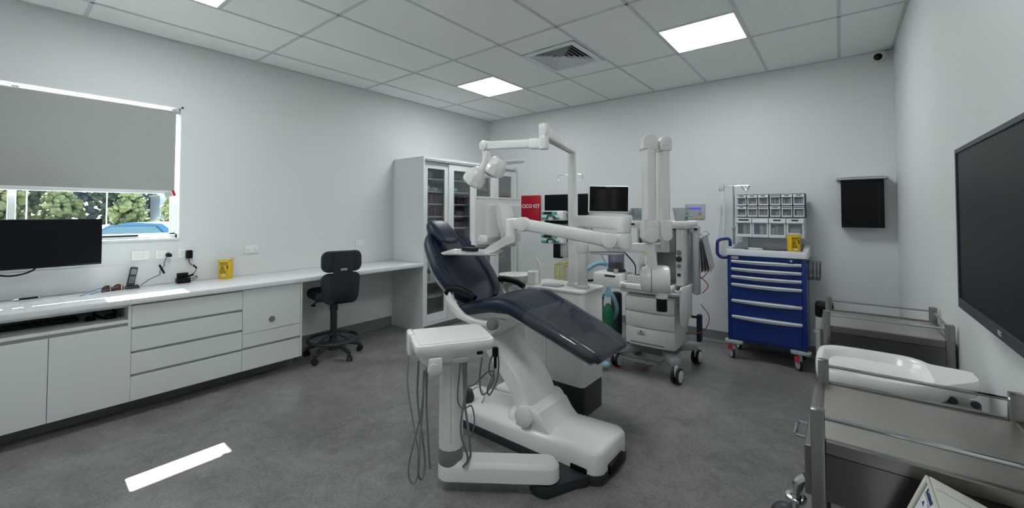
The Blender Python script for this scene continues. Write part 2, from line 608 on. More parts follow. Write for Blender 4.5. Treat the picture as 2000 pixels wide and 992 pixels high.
for k, (y0, y1, x) in enumerate(((fy0 + 0.03, -5.02, -0.11), (-5.06, fy1 - 0.012, -0.085))):
    b = MB()
    z0, z1 = fz0 + 0.02, fz1 - 0.004
    b.bb((x - 0.012, y0, z0), (x + 0.012, y1, z0 + 0.02)); b.bb((x - 0.012, y0, z1 - 0.008), (x + 0.012, y1, z1))
    b.bb((x - 0.012, y0, z0), (x + 0.012, y0 + 0.035, z1)); b.bb((x - 0.012, y1 - 0.035, z0), (x + 0.012, y1, z1))
    s = b.build('sash', 'alu', win, angle=0)
    b = MB(); b.bb((x - 0.003, y0 + 0.03, z0 + 0.018), (x + 0.003, y1 - 0.03, z1 - 0.006)); b.build('pane', 'pane', s, angle=0)
b = MB(); b.bb((-0.072, -5.9, fz0 + 0.018), (-0.05, -4.36, fz0 + 0.034), 0.003); b.build('track_seal', 'black', win)
# roller blind
t = thing('roller_blind', 'grey roller blind drawn two thirds down the window', 'blind', (-0.03, -5.0, 1.6))
b = MB(); b.bb((-0.031, WY0 + 0.04, 1.64), (-0.029, WY1 - 0.045, WZ1 - 0.042)); b.build('fabric', 'blind', t, angle=0)
b = MB(); b.bb((-0.039, WY0 + 0.04, 1.612), (-0.021, WY1 - 0.045, 1.642), 0.006); b.build('bottom_rail', 'alu', t)
b = MB(); b.cyl((-0.038, WY0 + 0.03, WZ1 - 0.050), (-0.038, WY1 - 0.02, WZ1 - 0.050), 0.012); b.build('roller_tube', 'blind', t)
b = MB(); b.bb((-0.05, WY1 - 0.03, WZ1 - 0.065), (-0.02, WY1 - 0.018, WZ1 - 0.018), 0.004); b.build('end_bracket', 'lgrey', t)
b = MB(); b.box((0, 0, 0), (0.002, 0.075, 0.05), X=Matrix.Translation((-0.018, -4.165, 1.612)) @ Matrix.Rotation(0.32, 4, 'X')); tg = b.build('swing_tag', 'paper', t, angle=0)
b = MB(); b.box((0.0012, 0.03, 0), (0.001, 0.018, 0.05), X=Matrix.Translation((-0.018, -4.165, 1.612)) @ Matrix.Rotation(0.32, 4, 'X')); b.build('red_print', 'red', tg, angle=0)
b = MB()
for k in range(4):
    b.box((0.0012, -0.01, 0.016 - k * 0.010), (0.0008, 0.045, 0.0022), X=Matrix.Translation((-0.018, -4.165, 1.612)) @ Matrix.Rotation(0.32, 4, 'X'))
b.build('print', 'ink', tg, angle=0)

# ------------------------------------------------------------------ outside the window
b = MB(); b.bb((-160, -60, -0.5), (-0.16, 90, -0.32)); struct(b.build('ground', 'concrete', angle=0))
_b = bmesh.new(); bmesh.ops.create_icosphere(_b, subdivisions=2, radius=1)
ICO = ([v.co.copy() for v in _b.verts], [[v.index for v in f.verts] for f in _b.faces]); _b.free()
def tree(x, y, h, w, m, label, seed):
    r = random.Random(seed)
    t = thing('tree', label, 'tree', (x, y, -0.32), 'trees across the car park')
    b = MB(); b.cyl((x, y, -0.32), (x, y, h * 0.5), 0.22, 0.12, seg=8); b.build('trunk', 'bark', t)
    vs, fs = [], []
    for k in range(210):
        a = r.uniform(0, 6.28); rr = w * math.sqrt(r.random()); zz = r.uniform(0.0, 1.0)
        prof = math.sin(math.pi * min(1, 0.35 + zz * 0.65)) ** 0.6
        s = r.uniform(0.3, 0.8) * w * 0.32
        c = Vector((x + math.cos(a) * rr * prof, y + math.sin(a) * rr * prof, zz * h - 0.32))
        o = len(vs)
        vs += [v * s * r.uniform(0.62, 1.25) + c for v in ICO[0]]
        fs += [tuple(q + o for q in f) for f in ICO[1]]
    me = bpy.data.meshes.new('tmp'); me.from_pydata(vs, [], fs)
    bm = bmesh.new(); bm.from_mesh(me); bpy.data.meshes.remove(me)
    mb = MB(); mb.bm = bm
    mb.build('foliage', m, t, angle=0)
TL = [(-76, -9.2, 11, 2.3, 'leaf2', 'pale green leafy tree at the far left of the window'),
      (-76, -4.4, 9, 2.3, 'leaf2', 'bright green bushy tree left of the two pale poles'),
      (-86, -6.6, 13, 2.4, 'leaf3', 'bluish dark tree behind the bright green trees'),
      (-86, -1.6, 12, 2.4, 'leaf', 'dark green tree behind the two pale poles'),
      (-76, 0.6, 5.0, 2.2, 'leaf2', 'low light green shrub at the edge of the car park'),
      (-86, 3.4, 13, 2.4, 'leaf3', 'dark bluish tree behind the middle of the window'),
      (-76, 5.6, 12, 2.3, 'leaf', 'dark tree beside the thin light pole'),
      (-86, 8.4, 13, 2.4, 'leaf3', 'dark bluish tree behind the round pale shrub'),
      (-70, 6.6, 5.0, 1.9, 'leaf2', 'round pale green shrub left of the orange bollard'),
      (-92, 11.2, 12, 2.4, 'leaf', 'dark tree right of the round pale shrub'),
      (-57, 7.9, 3.4, 0.9, 'leaf2', 'small bright shrub right of the orange bollard'),
      (-92, 16.4, 12, 2.4, 'leaf', 'dark tree beyond the pale blue building'),
      (-86, -11.6, 12, 2.4, 'leaf', 'dark tree beyond the left side of the window'),
      (-86, 20.4, 12, 2.4, 'leaf3', 'dark tree far right behind the car')]
for k, a in enumerate(TL):
    tree(*a, seed=k + 3)
for k, (x, y, h, l) in enumerate(((-60, -4.02, 9, 'pale steel pole at the left edge of the car park view'), (-60, -2.8, 9, 'second pale steel pole from the left of the window'),
                                  (-60, 3.05, 9, 'thin pale light pole in front of the dark trees'))):
    t = thing('light_pole', l, 'pole', (x, y, -0.32), 'car park poles')
    b = MB(); b.cyl((x, y, -0.3), (x, y, h), 0.06, 0.05, seg=10); b.build('pole', 'lgrey', t)
    b = MB(); b.cyl((x, y, -0.32), (x, y, 0.0), 0.18, seg=10); b.build('footing', 'lgrey', t)
    b = MB(); b.bb((x - 0.1, y - 0.5, h), (x + 0.1, y + 0.1, h + 0.08), 0.02); b.build('lamp_head', 'lgrey', t)
t = thing('bollard', 'orange bollard standing in front of the trees', 'bollard', (-73.5, 8.75, -0.32))
b = MB(); b.cyl((-73.5, 8.75, -0.32), (-73.5, 8.75, 1.15), 0.12, seg=12, bev=0.03); b.build('post', 'orange', t)
b = MB(); b.cyl((-73.5, 8.75, 0.6), (-73.5, 8.75, 0.75), 0.125, seg=12); b.build('reflective_band', 'paper', t)
t = thing('building', 'pale blue rendered building beyond the right side of the window', 'building', (-73, 11.9, -0.32))
b = MB(); b.bb((-76, 9.75, -0.32), (-70.5, 14.0, 3.7)); b.build('wall', 'bluish', t, angle=0)
b = MB(); b.bb((-76.2, 9.6, 3.7), (-70.3, 14.2, 3.9)); b.build('roof', 'lgrey', t, angle=0)
b = MB(); b.bb((-70.52, 11.2, 0.6), (-70.46, 12.6, 1.8)); b.build('window', 'carglass', t, angle=0)
# car (real size saloon)
CT = frame((-12.65, -2.15, -0.32), (-0.74, -0.67, 0), (0.67, -0.74, 0))     # x forward, y left
car = thing('car', 'blue car parked outside the window', 'car', (-12.65, -2.15, -0.32))
side = [(-2.1, 0.35), (2.05, 0.35), (2.15, 0.6), (2.0, 0.82), (1.0, 0.98), (0.35, 1.36), (-0.2, 1.46), (-1.1, 1.42), (-1.75, 1.05), (-2.1, 0.95)]
b = MB(CT)
b.loft([[(x, s * (0.86 if z < 1.0 else 0.86 - (z - 1.0) * 0.42) * f, z) for x, z in side] for s, f in ((-1, 0.97), (-1, 1.0), (1, 1.0), (1, 0.97))])
b.build('body', 'carblue', car, angle=40)
b = MB(CT)
b.loft([[(0.99, s * 0.78, 1.005), (0.37, s * 0.66, 1.352), (0.40, s * 0.66, 1.372), (1.02, s * 0.78, 1.02)] for s in (-1, 1)])
b.build('windscreen', 'carglass', car, angle=0)
for s in (-1, 1):
    b = MB(CT)
    b.loft([[(0.80, s * 0.866, 1.0), (0.28, s * 0.735, 1.33), (-0.95, s * 0.735, 1.35), (-1.4, s * 0.866, 1.02)],
            [(0.80, s * 0.85, 1.0), (0.28, s * 0.70, 1.33), (-0.95, s * 0.70, 1.35), (-1.4, s * 0.85, 1.02)]])
    b.build('side_window', 'carglass', car, angle=0)
for x in (-1.3, 1.3):
    for s in (-1, 1):
        b = MB(CT); b.cyl((x, s * 0.68, 0.31), (x, s * 0.88, 0.31), 0.31, seg=20, bev=0.03); b.build('wheel', 'rubber', car)

# ------------------------------------------------------------------ joinery along the window wall
WT = 0.84
t = tag((lambda b: (b.bb((0.001, -5.3, 0.80), (0.62, -1.872, WT), 0.004, 2), b.build('worktop', 'top'))[1])(MB()),
        'long white stone worktop running along the window wall', 'worktop')
b = MB(); b.bb((0.0005, -5.3, WT + 0.001), (0.010, -1.872, 1.03), 0.0015, 1); struct(b.build('trim_1', 'splash', angle=0))
def unit(name, label, y0, y1):
    t = thing(name, label, 'cabinet', (0.3, (y0 + y1) / 2, 0.0), 'base cabinets under the worktop')
    return t
def front(t, y0, y1, z0, z1, name):
    b = MB(); b.bb((0.582, y0 + 0.0015, z0), (0.60, y1 - 0.0015, z1), 0.001, 1)
    return b.build(name, 'lam', t, angle=0)
# cupboard with open shelf above two doors
t = unit('cupboard', 'white cupboard with open keyboard shelf above two doors', -5.29, -4.495)
b = MB()
b.bb((0.02, -5.29, 0.115), (0.58, -5.272, 0.799)); b.bb((0.02, -4.513, 0.115), (0.599, -4.495, 0.799))
b.bb((0.02, -5.272, 0.115), (0.58, -4.513, 0.133)); b.bb((0.02, -5.272, 0.133), (0.03, -4.513, 0.799))
b.bb((0.03, -5.272, 0.781), (0.58, -4.513, 0.799))
b.build('carcass', 'lam', t, angle=0)
b = MB(); b.bb((0.10, -5.29, 0.0), (0.42, -4.495, 0.115)); b.build('plinth', 'cove', t, angle=0)  # dark colour stands in for the shadow under the cupboard
b = MB(); b.bb((0.03, -5.272, 0.672), (0.60, -4.513, 0.692), 0.001, 1); b.build('shelf', 'lam', t, angle=0)
b = MB(); b.bb((0.556, -5.272, 0.62), (0.581, -4.513, 0.672)); b.build('finger_channel', 'channel', t, angle=0)
front(t, -5.29, -4.888, 0.115, 0.648, 'door'); front(t, -4.888, -4.495, 0.115, 0.648, 'door')
# four-drawer unit
t = unit('drawer_unit', 'white unit of four equal drawers under the worktop', -4.495, -3.795)
b = MB(); b.bb((0.02, -4.495, 0.115), (0.55, -3.795, 0.799)); b.build('carcass', 'lam', t, angle=0)
b = MB(); b.bb((0.10, -4.495, 0.0), (0.42, -3.795, 0.115)); b.build('plinth', 'cove', t, angle=0)  # shade below the drawers put into the dark plinth colour
b = MB(); b.bb((0.551, -4.494, 0.12), (0.581, -3.796, 0.798)); b.build('finger_channel', 'channel', t, angle=0)
for z0, z1 in ((0.635, 0.785), (0.465, 0.615), (0.303, 0.445), (0.115, 0.283)):
    front(t, -4.495, -3.795, z0, z1, 'drawer')
# locked unit
t = unit('lockable_unit', 'white unit with a round lock on its door and two drawers', -3.795, -3.30)
b = MB(); b.bb((0.02, -3.795, 0.115), (0.55, -3.317, 0.799)); b.build('carcass', 'lam', t, angle=0)
b = MB(); b.bb((0.10, -3.795, 0.0), (0.42, -3.30, 0.115)); b.build('plinth', 'cove', t, angle=0)  # plinth coloured dark to imitate shadow beneath this unit
b = MB(); b.bb((0.551, -3.794, 0.12), (0.581, -3.318, 0.795)); b.build('finger_channel', 'channel', t, angle=0)
b = MB(); b.bb((0.02, -3.317, 0.115), (0.60, -3.30, 0.799)); b.build('end_panel', 'lam', t, angle=0)
d = front(t, -3.795, -3.318, 0.424, 0.795, 'door')
b = MB(); b.cyl((0.60, -3.565, 0.512), (0.606, -3.565, 0.512), 0.026, seg=24, bev=0.002); lk = b.build('lock', 'chrome', d)
b = MB(); b.cyl((0.606, -3.565, 0.512), (0.609, -3.565, 0.512), 0.015, seg=20); b.build('lock_core', 'grey', d)
front(t, -3.795, -3.318, 0.308, 0.420, 'drawer'); front(t, -3.795, -3.318, 0.115, 0.286, 'drawer')

# tall cabinet with glazed sliding doors
TY0, TY1, TX, TZ = -1.87, -0.02, 0.60, 2.14
tc = thing('tall_cabinet', 'tall white storage cabinet with four glazed sliding doors', 'cabinet', (0.3, -0.95, 0))
for y in (TY0, TY1 - 0.018):
    b = MB(); b.bb((0.001, y, 0.0), (TX, y + 0.018, TZ)); b.build('side_panel', 'lam', tc, angle=0)
b = MB(); b.bb((0.001, TY0 + 0.018, TZ - 0.03), (TX, TY1 - 0.018, TZ)); b.build('top_panel', 'lam', tc, angle=0)
b = MB(); b.bb((0.001, TY0 + 0.018, 0.07), (TX, TY1 - 0.018, 0.09)); b.build('bottom_panel', 'lam', tc, angle=0)
b = MB(); b.bb((0.05, TY0 + 0.018, 0.0), (0.53, TY1 - 0.018, 0.07)); b.build('plinth', 'channel', tc, angle=0)
b = MB(); b.bb((0.001, TY0 + 0.018, 0.09), (0.01, TY1 - 0.018, TZ - 0.03)); b.build('back_panel', 'lam', tc, angle=0)
b = MB(); b.bb((0.01, -0.953, 0.09), (0.50, -0.935, TZ - 0.03)); b.build('divider', 'lam', tc, angle=0)
SHZ = [1.885, 1.725, 1.565, 1.405, 1.25, 1.10, 0.93, 0.755, 0.575, 0.385]
SHZR = [1.80, 1.53, 1.25, 0.97, 0.72, 0.46]
for z in SHZ:
    b = MB(); b.bb((0.01, TY0 + 0.018, z - 0.016), (0.49, -0.953, z)); b.build('shelf', 'lam', tc, angle=0)
for z in SHZR:
    b = MB(); b.bb((0.01, -0.935, z - 0.016), (0.49, TY1 - 0.018, z)); b.build('shelf', 'lam', tc, angle=0)
for z0, z1 in ((TZ - 0.05, TZ - 0.03), (0.09, 0.098)):
    b = MB(); b.bb((0.50, TY0 + 0.018, z0), (0.595, TY1 - 0.018, z1)); b.build('door_track', 'channel', tc, angle=0)
DW = [(-1.852, -1.40, 0.553), (-1.43, -0.95, 0.578), (-0.97, -0.50, 0.553), (-0.52, -0.04, 0.578)]
for y0, y1, x in DW:
    z0, z1, sw = 0.10, TZ - 0.052, 0.085
    b = MB()
    b.bb((x - 0.02, y0, z0), (x, y0 + sw, z1)); b.bb((x - 0.02, y1 - sw, z0), (x, y1, z1))
    b.bb((x - 0.02, y0 + sw, z0), (x, y1 - sw, z0 + 0.09)); b.bb((x - 0.02, y0 + sw, z1 - 0.085), (x, y1 - sw, z1))
    d = b.build('sliding_door', 'lam', tc, angle=0)
    b = MB(); b.bb((x - 0.013, y0 + sw - 0.005, z0 + 0.085), (x - 0.008, y1 - sw + 0.005, z1 - 0.08)); b.build('pane', 'cabglass', d, angle=0)
ORD2 = ['', 'first', 'second', 'third', 'fourth', 'fifth', 'sixth']
ORD = ['top', 'second', 'third', 'fourth', 'fifth', 'sixth', 'seventh', 'eighth', 'ninth', 'lowest']
def stow(name, m, y0, y1, z, h, label, cat, group, x0=0.24, x1=0.47, bev=0.004):
    t = thing(name, label, cat, ((x0 + x1) / 2, (y0 + y1) / 2, z), group)
    b = MB(); b.bb((x0, y0, z + 0.0005), (x1, y1, z + h), bev); b.build('body', m, t)
    b = MB(); b.bb((x1 - 0.002, y0 + 0.006, z + h * 0.2), (x1 + 0.0008, y1 - 0.006, z + h * 0.42)); b.build('spine_label', 'paper' if m != 'maroon' else 'maroon2', t, angle=0)
    return t
rows = {2: [(-1.76, 3), (-1.56, 1), (-1.335, 2), (-1.18, 3)], 3: [(-1.76, 3), (-1.6, 3), (-1.335, 1), (-1.2, 3)],
        4: [(-1.76, 3), (-1.6, 2), (-1.335, 2), (-1.2, 3)], 5: [(-1.76, 3), (-1.6, 3), (-1.335, 3), (-1.18, 3)]}
for si, runs in rows.items():
    cnt = {}
    for y, n in runs:
        for k in range(n):
            w = RND.uniform(0.042, 0.05)
            yy = y + k * 0.052
            dr = 'leftmost' if yy < -1.40 else 'second'
            cnt[dr] = cnt.get(dr, 0) + 1
            stow('storage_box', 'maroon', yy, yy + w, SHZ[si], RND.uniform(0.10, 0.12),
                 'maroon upright box, %s from the left on the %s shelf behind the %s glass door' % (ORD2[cnt[dr]], ORD[si], dr), 'box', 'maroon boxes in the tall cabinet')
for si, ys in ((8, (-1.75, -1.64, -1.54, -1.28, -1.16)), (7, (-1.74, -1.6, -1.3))):
    for k, y in enumerate(ys):
        stow('carton', 'paper', y, y + 0.085, SHZ[si], 0.10, 'white carton, %s from the left on the %s shelf of the tall cabinet' % (['first', 'second', 'third', 'fourth', 'fifth'][k], ORD[si]), 'box', 'white cartons in the tall cabinet')
for k, (y, si) in enumerate(((-0.83, 3), (-0.40, 3), (-0.82, 4), (-0.40, 4))):
    z = SHZR[si]
    stow('storage_tub', 'lgrey', y, y + 0.26, z, 0.15, 'grey storage tub with label on the %s shelf behind the %s glass door' % (['', '', '', 'fourth', 'fifth'][si], 'third' if y < -0.5 else 'rightmost'), 'box', 'grey tubs in the tall cabinet', bev=0.015)
def bag(y, z, w, h, label, seed, m='bag'):
    r = random.Random(seed)
    b = MB()
    bmesh.ops.create_icosphere(b.bm, subdivisions=3, radius=1)
    for v in b.bm.verts:
        n = 1 + 0.22 * math.sin(v.co.x * 5 + seed) * math.cos(v.co.y * 6 + seed * 2) + r.uniform(-0.08, 0.08)
        v.co = Vector((0.36 + v.co.x * 0.09, y + v.co.y * w / 2 * n, z + 0.001 + h * 0.5 + max(-0.5, v.co.z * 0.5 * n) * h))
    tag(b.build('plastic_bag', m, angle=60), label, 'bag', 'plastic bags in the tall cabinet')
bag(-1.63, SHZ[0], 0.22, 0.15, 'crumpled translucent bag on the top shelf behind the leftmost glass door', 1)
bag(-1.15, SHZ[0], 0.22, 0.13, 'crumpled translucent bag on the top shelf behind the second glass door', 2)
bag(-1.66, SHZ[1], 0.12, 0.08, 'small white packet heap on the second shelf, leftmost glass door', 3, 'paper')
bag(-1.53, SHZ[1], 0.09, 0.055, 'flat white packet on the second shelf beside the small heap', 4, 'paper')
bag(-1.17, SHZ[1], 0.11, 0.07, 'small white packet heap on the second shelf, second glass door', 5, 'paper')
for k, y in enumerate((-0.80, -0.69)):
    t = thing('bottle', 'clear bottle with white label on the third door shelf, %s of a pair' % ('left' if k == 0 else 'right'), 'bottle', (0.38, y, SHZR[1]), 'bottles in the tall cabinet')
    X = Matrix.Translation((0.38, y, SHZR[1] + 0.001))
    b = MB(); b.lathe([(0.001, 0), (0.04, 0), (0.043, 0.01), (0.043, 0.12), (0.03, 0.15), (0.014, 0.16), (0.014, 0.175)], X); b.build('body', 'bag', t)
    b = MB(); b.lathe([(0.001, 0.175), (0.017, 0.175), (0.017, 0.20), (0.001, 0.20)], X); b.build('cap', 'white', t)
    b = MB(); b.lathe([(0.044, 0.03), (0.0442, 0.03), (0.0442, 0.10), (0.044, 0.10)], X); b.build('paper_label', 'paper', t)
# ------------------------------------------------------------------ things on and around the worktop
def ytext(s, p, size, m, parent, **k):      # lettering on a face that looks along +x
    return text(s, frame(p, (0, 1, 0), (0, 0, 1)), size, m, parent, **k)
def ztext(s, p, size, m, parent, **k):      # lettering on a face that looks along -y
    return text(s, frame(p, (1, 0, 0), (0, 0, 1)), size, m, parent, **k)

# wall monitor over the desk
t = thing('desk_monitor', 'wide black computer monitor in front of the window', 'monitor', (0.12, -4.9, 1.05))
b = MB(); b.bb((0.19, -5.22, 1.066), (0.215, -4.608, 1.405), 0.004); b.build('housing', 'black', t)
b = MB(); b.bb((0.2146, -5.214, 1.078), (0.2156, -4.614, 1.399)); b.build('screen', 'tvscreen', t, angle=0)
b = MB(); b.bb((0.14, -5.02, 1.17), (0.191, -4.90, 1.29), 0.005); b.bar((0.145, -4.96, 1.22), (0.012, -4.96, 1.14), 0.04, 0.04, 0.006); b.bb((0.0005, -5.01, 1.08), (0.014, -4.91, 1.19), 0.004)
b.build('wall_bracket', 'dgrey', t)
b = MB(); b.tube([(0.18, -4.93, 1.075), (0.17, -4.945, 1.05), (0.15, -5.0, 1.025), (0.12, -5.07, 1.022), (0.06, -5.18, 1.06)], 0.006); b.build('cable', 'black', t)

# power and data outlets
def plate(y, z, label, kind):
    t = thing('wall_outlet', label, 'outlet', (0, y, z - 0.038), 'outlets on the window wall')
    b = MB(); b.bb((0.0005, y - 0.058, z - 0.038), (0.012, y + 0.058, z + 0.038), 0.004); b.build('cover_plate', 'white', t)
    if kind == 'data':
        for i in (-1, 1):
            for j in (-1, 1):
                b = MB(); b.bb((0.0118, y + i * 0.017 - 0.011, z + j * 0.013 - 0.007), (0.0145, y + i * 0.017 + 0.011, z + j * 0.013 + 0.007), 0.001); b.build('data_port', 'offw', t)
    else:
        for i in (-1, 1):
            b = MB(); b.bb((0.0118, y + i * 0.03 - 0.008, z + 0.012), (0.016, y + i * 0.03 + 0.008, z + 0.022), 0.001); b.build('switch', 'offw', t)
            for k, a in enumerate((0.6, -0.6, 0)):
                b = MB(); b.box((0.0122, 0, 0), (0.0008, 0.0025, 0.009), X=Matrix.Translation((0, y + i * 0.03 + (0.007, -0.007, 0)[k], z + (-0.006, -0.006, -0.019)[k])) @ Matrix.Rotation(a, 4, 'X'))
                b.build('socket_slot', 'grey', t, angle=0)
    return t
plate(-4.353, 1.095, 'white four-port data plate below the window', 'data')
plate(-4.199, 1.094, 'double power outlet with a small round plug above the cordless phone', 'power')
plate(-4.048, 1.094, 'double power outlet with a black adapter above the charging dock', 'power')
plate(-3.527, 1.090, 'double power outlet right of the yellow sharps container', 'power')
plate(-2.353, 1.090, 'double power outlet between the stool and the tall cabinet', 'power')
t = thing('power_plug', 'small black power plug with lead to the cordless phone', 'plug', (0.03, -4.175, 1.08))
b = MB(); b.cyl((0.0145, -4.175, 1.086), (0.05, -4.175, 1.086), 0.019, 0.016, bev=0.004); b.bb((0.035, -4.19, 1.07), (0.058, -4.155, 1.098), 0.005); b.build('plug_body', 'black', t)
b = MB(); b.tube([(0.045, -4.19, 1.07), (0.045, -4.205, 1.02), (0.05, -4.205, 1.0), (0.06, -4.235, 0.96), (0.07, -4.24, 0.93), (0.07, -4.30, 0.90), (0.07, -4.345, 0.865), (0.07, -4.36, 0.852)], 0.0025, 6); b.build('lead', 'black', t)
b = MB(); b.box((0, 0, 0), (0.014, 0.016, 0.085), 0.005, X=Matrix.Translation((0.056, -4.222, 0.972)) @ Matrix.Rotation(0.42, 4, 'X')); b.build('tied_cable_bundle', 'black', t)
t = thing('power_adapter', 'black plug-in power adapter with lead to the charging dock', 'adapter', (0.035, -4.03, 1.03))
b = MB(); b.bb((0.0145, -4.055, 1.045), (0.06, -4.01, 1.118), 0.006); b.build('adapter_body', 'black', t)
b = MB(); b.tube([(0.04, -4.033, 1.05), (0.04, -4.03, 1.01), (0.05, -4.005, 0.98), (0.055, -3.985, 0.96), (0.06, -3.99, 0.93), (0.07, -4.01, 0.91), (0.07, -4.035, 0.90), (0.08, -4.02, 0.87), (0.075, -3.985, 0.89), (0.08, -3.99, 0.868), (0.08, -4.045, 0.847), (0.07, -4.06, 0.848)], 0.0028, 6); b.build('lead', 'black', t)
b = MB(); b.bar((0.053, -4.005, 0.985), (0.057, -3.978, 0.955), 0.014, 0.014, 0.003); b.build('ferrite_bead', 'black', t)
b = MB(); b.bar((0.07, -4.045, 0.893), (0.07, -4.005, 0.902), 0.016, 0.014, 0.003); b.build('connector', 'black', t)

# cordless phone
t = thing('cordless_phone', 'black cordless phone standing upright in its charging cradle', 'phone', (0.085, -4.415, WT))
b = MB(); b.loft([[(0.05, -4.455, WT + 0.001), (0.115, -4.455, WT + 0.001), (0.115, -4.37, WT + 0.001), (0.05, -4.37, WT + 0.001)],
                  [(0.055, -4.45, WT + 0.022), (0.11, -4.45, WT + 0.022), (0.11, -4.375, WT + 0.026), (0.055, -4.375, WT + 0.026)]]); b.build('charging_cradle', 'dgrey', t)
HX = Matrix.Translation((0.082, -4.425, WT + 0.018)) @ Matrix.Rotation(-0.16, 4, 'X')
b = MB(); b.box((0, 0, 0.078), (0.026, 0.048, 0.155), 0.010, 3, HX); hs = b.build('handset', 'dgrey', t)
b = MB(); b.box((0.0135, 0, 0.118), (0.001, 0.034, 0.042), 0, 1, HX); b.build('display', 'grey', hs, angle=0)
for i in range(4):
    for j in range(3):
        b = MB(); b.box((0.0138, -0.012 + j * 0.012, 0.033 + i * 0.013), (0.002, 0.008, 0.006), 0.0008, 1, HX); b.build('key', 'lgrey', hs)
# charging dock
t = thing('charging_dock', 'black charging dock standing on the worktop beside the sharps container', 'dock', (0.08, -4.08, WT))
b = MB(); b.bb((0.04, -4.13, WT + 0.001), (0.12, -4.035, WT + 0.045), 0.008); b.build('base', 'black', t)
b = MB(); b.bb((0.05, -4.122, WT + 0.03), (0.075, -4.042, WT + 0.085), 0.006); b.build('back_rest', 'black', t)
b = MB(); b.cyl((0.12, -4.082, WT + 0.024), (0.1205, -4.082, WT + 0.024), 0.005); b.build('indicator', 'dgrey', t)
# safety glasses
t = thing('safety_glasses', 'amber safety glasses with blue temples lying on the worktop', 'glasses', (0.10, -4.57, WT))
b = MB()
def lens(c0, c1):
    rings = []
    for k in range(9):
        a = k / 8
        y = c0 + (c1 - c0) * a
        bow = 0.028 * (1 - (2 * a - 1) ** 2)
        h = 0.030 + 0.018 * math.sin(math.pi * a)
        rings.append([(0.16 - bow * 0.4 - (y + 4.57) * 0.25, y, WT + 0.004), (0.163 - bow * 0.4 - (y + 4.57) * 0.25, y, WT + 0.004), (0.15 - bow * 0.4 - (y + 4.57) * 0.25, y, WT + 0.004 + h), (0.147 - bow * 0.4 - (y + 4.57) * 0.25, y, WT + 0.004 + h)])
    b.loft(rings)
b = MB(); lens(-4.60, -4.535); b.build('lens', 'amber', t)
b = MB(); lens(-4.535, -4.47); b.build('lens', 'amber', t)
for y0, y1, x0 in ((-4.60, -4.66, 0.16), (-4.475, -4.60, 0.11)):
    b = MB(); b.tube([(x0, y0, WT + 0.038), (x0 + 0.03, y0 - 0.05, WT + 0.028), (x0 + 0.075, y1 - 0.06, WT + 0.005)], 0.003, 6); b.build('temple', 'glassblue', t)
# pen
t = thing('pen', 'dark ballpoint pen with silver tip lying on the worktop', 'pen', (0.06, -4.95, WT))
b = MB(); b.cyl((0.07, -5.0, WT + 0.007), (0.055, -4.91, WT + 0.007), 0.006, seg=10); b.build('barrel', 'black', t)
b = MB(); b.cyl((0.07, -5.0, WT + 0.007), (0.0735, -5.028, WT + 0.006), 0.006, 0.003, seg=10); b.build('tip', 'chrome', t)
b = MB(); b.cyl((0.055, -4.91, WT + 0.007), (0.0515, -4.89, WT + 0.007), 0.005, 0.004, seg=10); b.bb((0.053, -4.935, WT + 0.012), (0.058, -4.90, WT + 0.0145)); b.build('clip_cap', 'chrome', t)
# sharps containers
def sharps(x, y, z, ang, label, s=1.0):
    X = Matrix.Translation((x, y, z + 0.001)) @ Matrix.Rotation(ang, 4, 'Z') @ Matrix.Scale(s, 4)
    t = thing('sharps_container', label, 'container', (x, y, z), 'yellow sharps containers')
    b = MB(X); b.loft([[(sx * (0.043 + k) , sy * (0.032 + k), h) for sx, sy in ((-1, -0.6), (-0.7, -1), (0.7, -1), (1, -0.6), (1, 0.6), (0.7, 1), (-0.7, 1), (-1, 0.6))]
                       for k, h in ((0.000, 0), (0.003, 0.006), (0.005, 0.155), (0.004, 0.165))]); b.build('body', 'yellow', t)
    b = MB(X); b.box((0, 0, 0.168), (0.105, 0.075, 0.012), 0.004, 2); b.box((0, 0.008, 0.176), (0.08, 0.045, 0.008), 0.003, 2); b.build('lid', 'beige', t)
    F = -0.0372
    b = MB(X)
    for (px, pz, w, h) in ((0.0, 0.135, 0.062, 0.006), (-0.004, 0.122, 0.052, 0.0025), (-0.004, 0.117, 0.052, 0.0025), (0.026, 0.10, 0.009, 0.034), (-0.012, 0.078, 0.034, 0.004), (-0.008, 0.068, 0.044, 0.002),
                           (-0.008, 0.063, 0.044, 0.002), (-0.006, 0.056, 0.048, 0.002), (-0.006, 0.051, 0.048, 0.002)):
        b.box((px, F - 0.0006, pz), (w, 0.001, h))
    b.build('print', 'ink', t, angle=0)
    b = MB(X)
    for k in range(3):
        a = math.radians(90 + 120 * k)
        b.tube([( -0.012 + 0.008 * math.cos(a) + 0.006 * math.cos(q), F - 0.001, 0.095 + 0.008 * math.sin(a) + 0.006 * math.sin(q)) for q in [i * math.pi / 4 for i in range(8)]], 0.0014, 4, 2, closed=True)
    b.build('biohazard_mark', 'ink', t, angle=0)
    b = MB(X); b.box((0.0, F - 0.0006, 0.033), (0.028, 0.001, 0.014)); b.build('paper_label', 'paper', t, angle=0)
    return t
sharps(0.085, -3.765, WT, math.radians(52), 'yellow sharps container standing on the long worktop', 1.08)

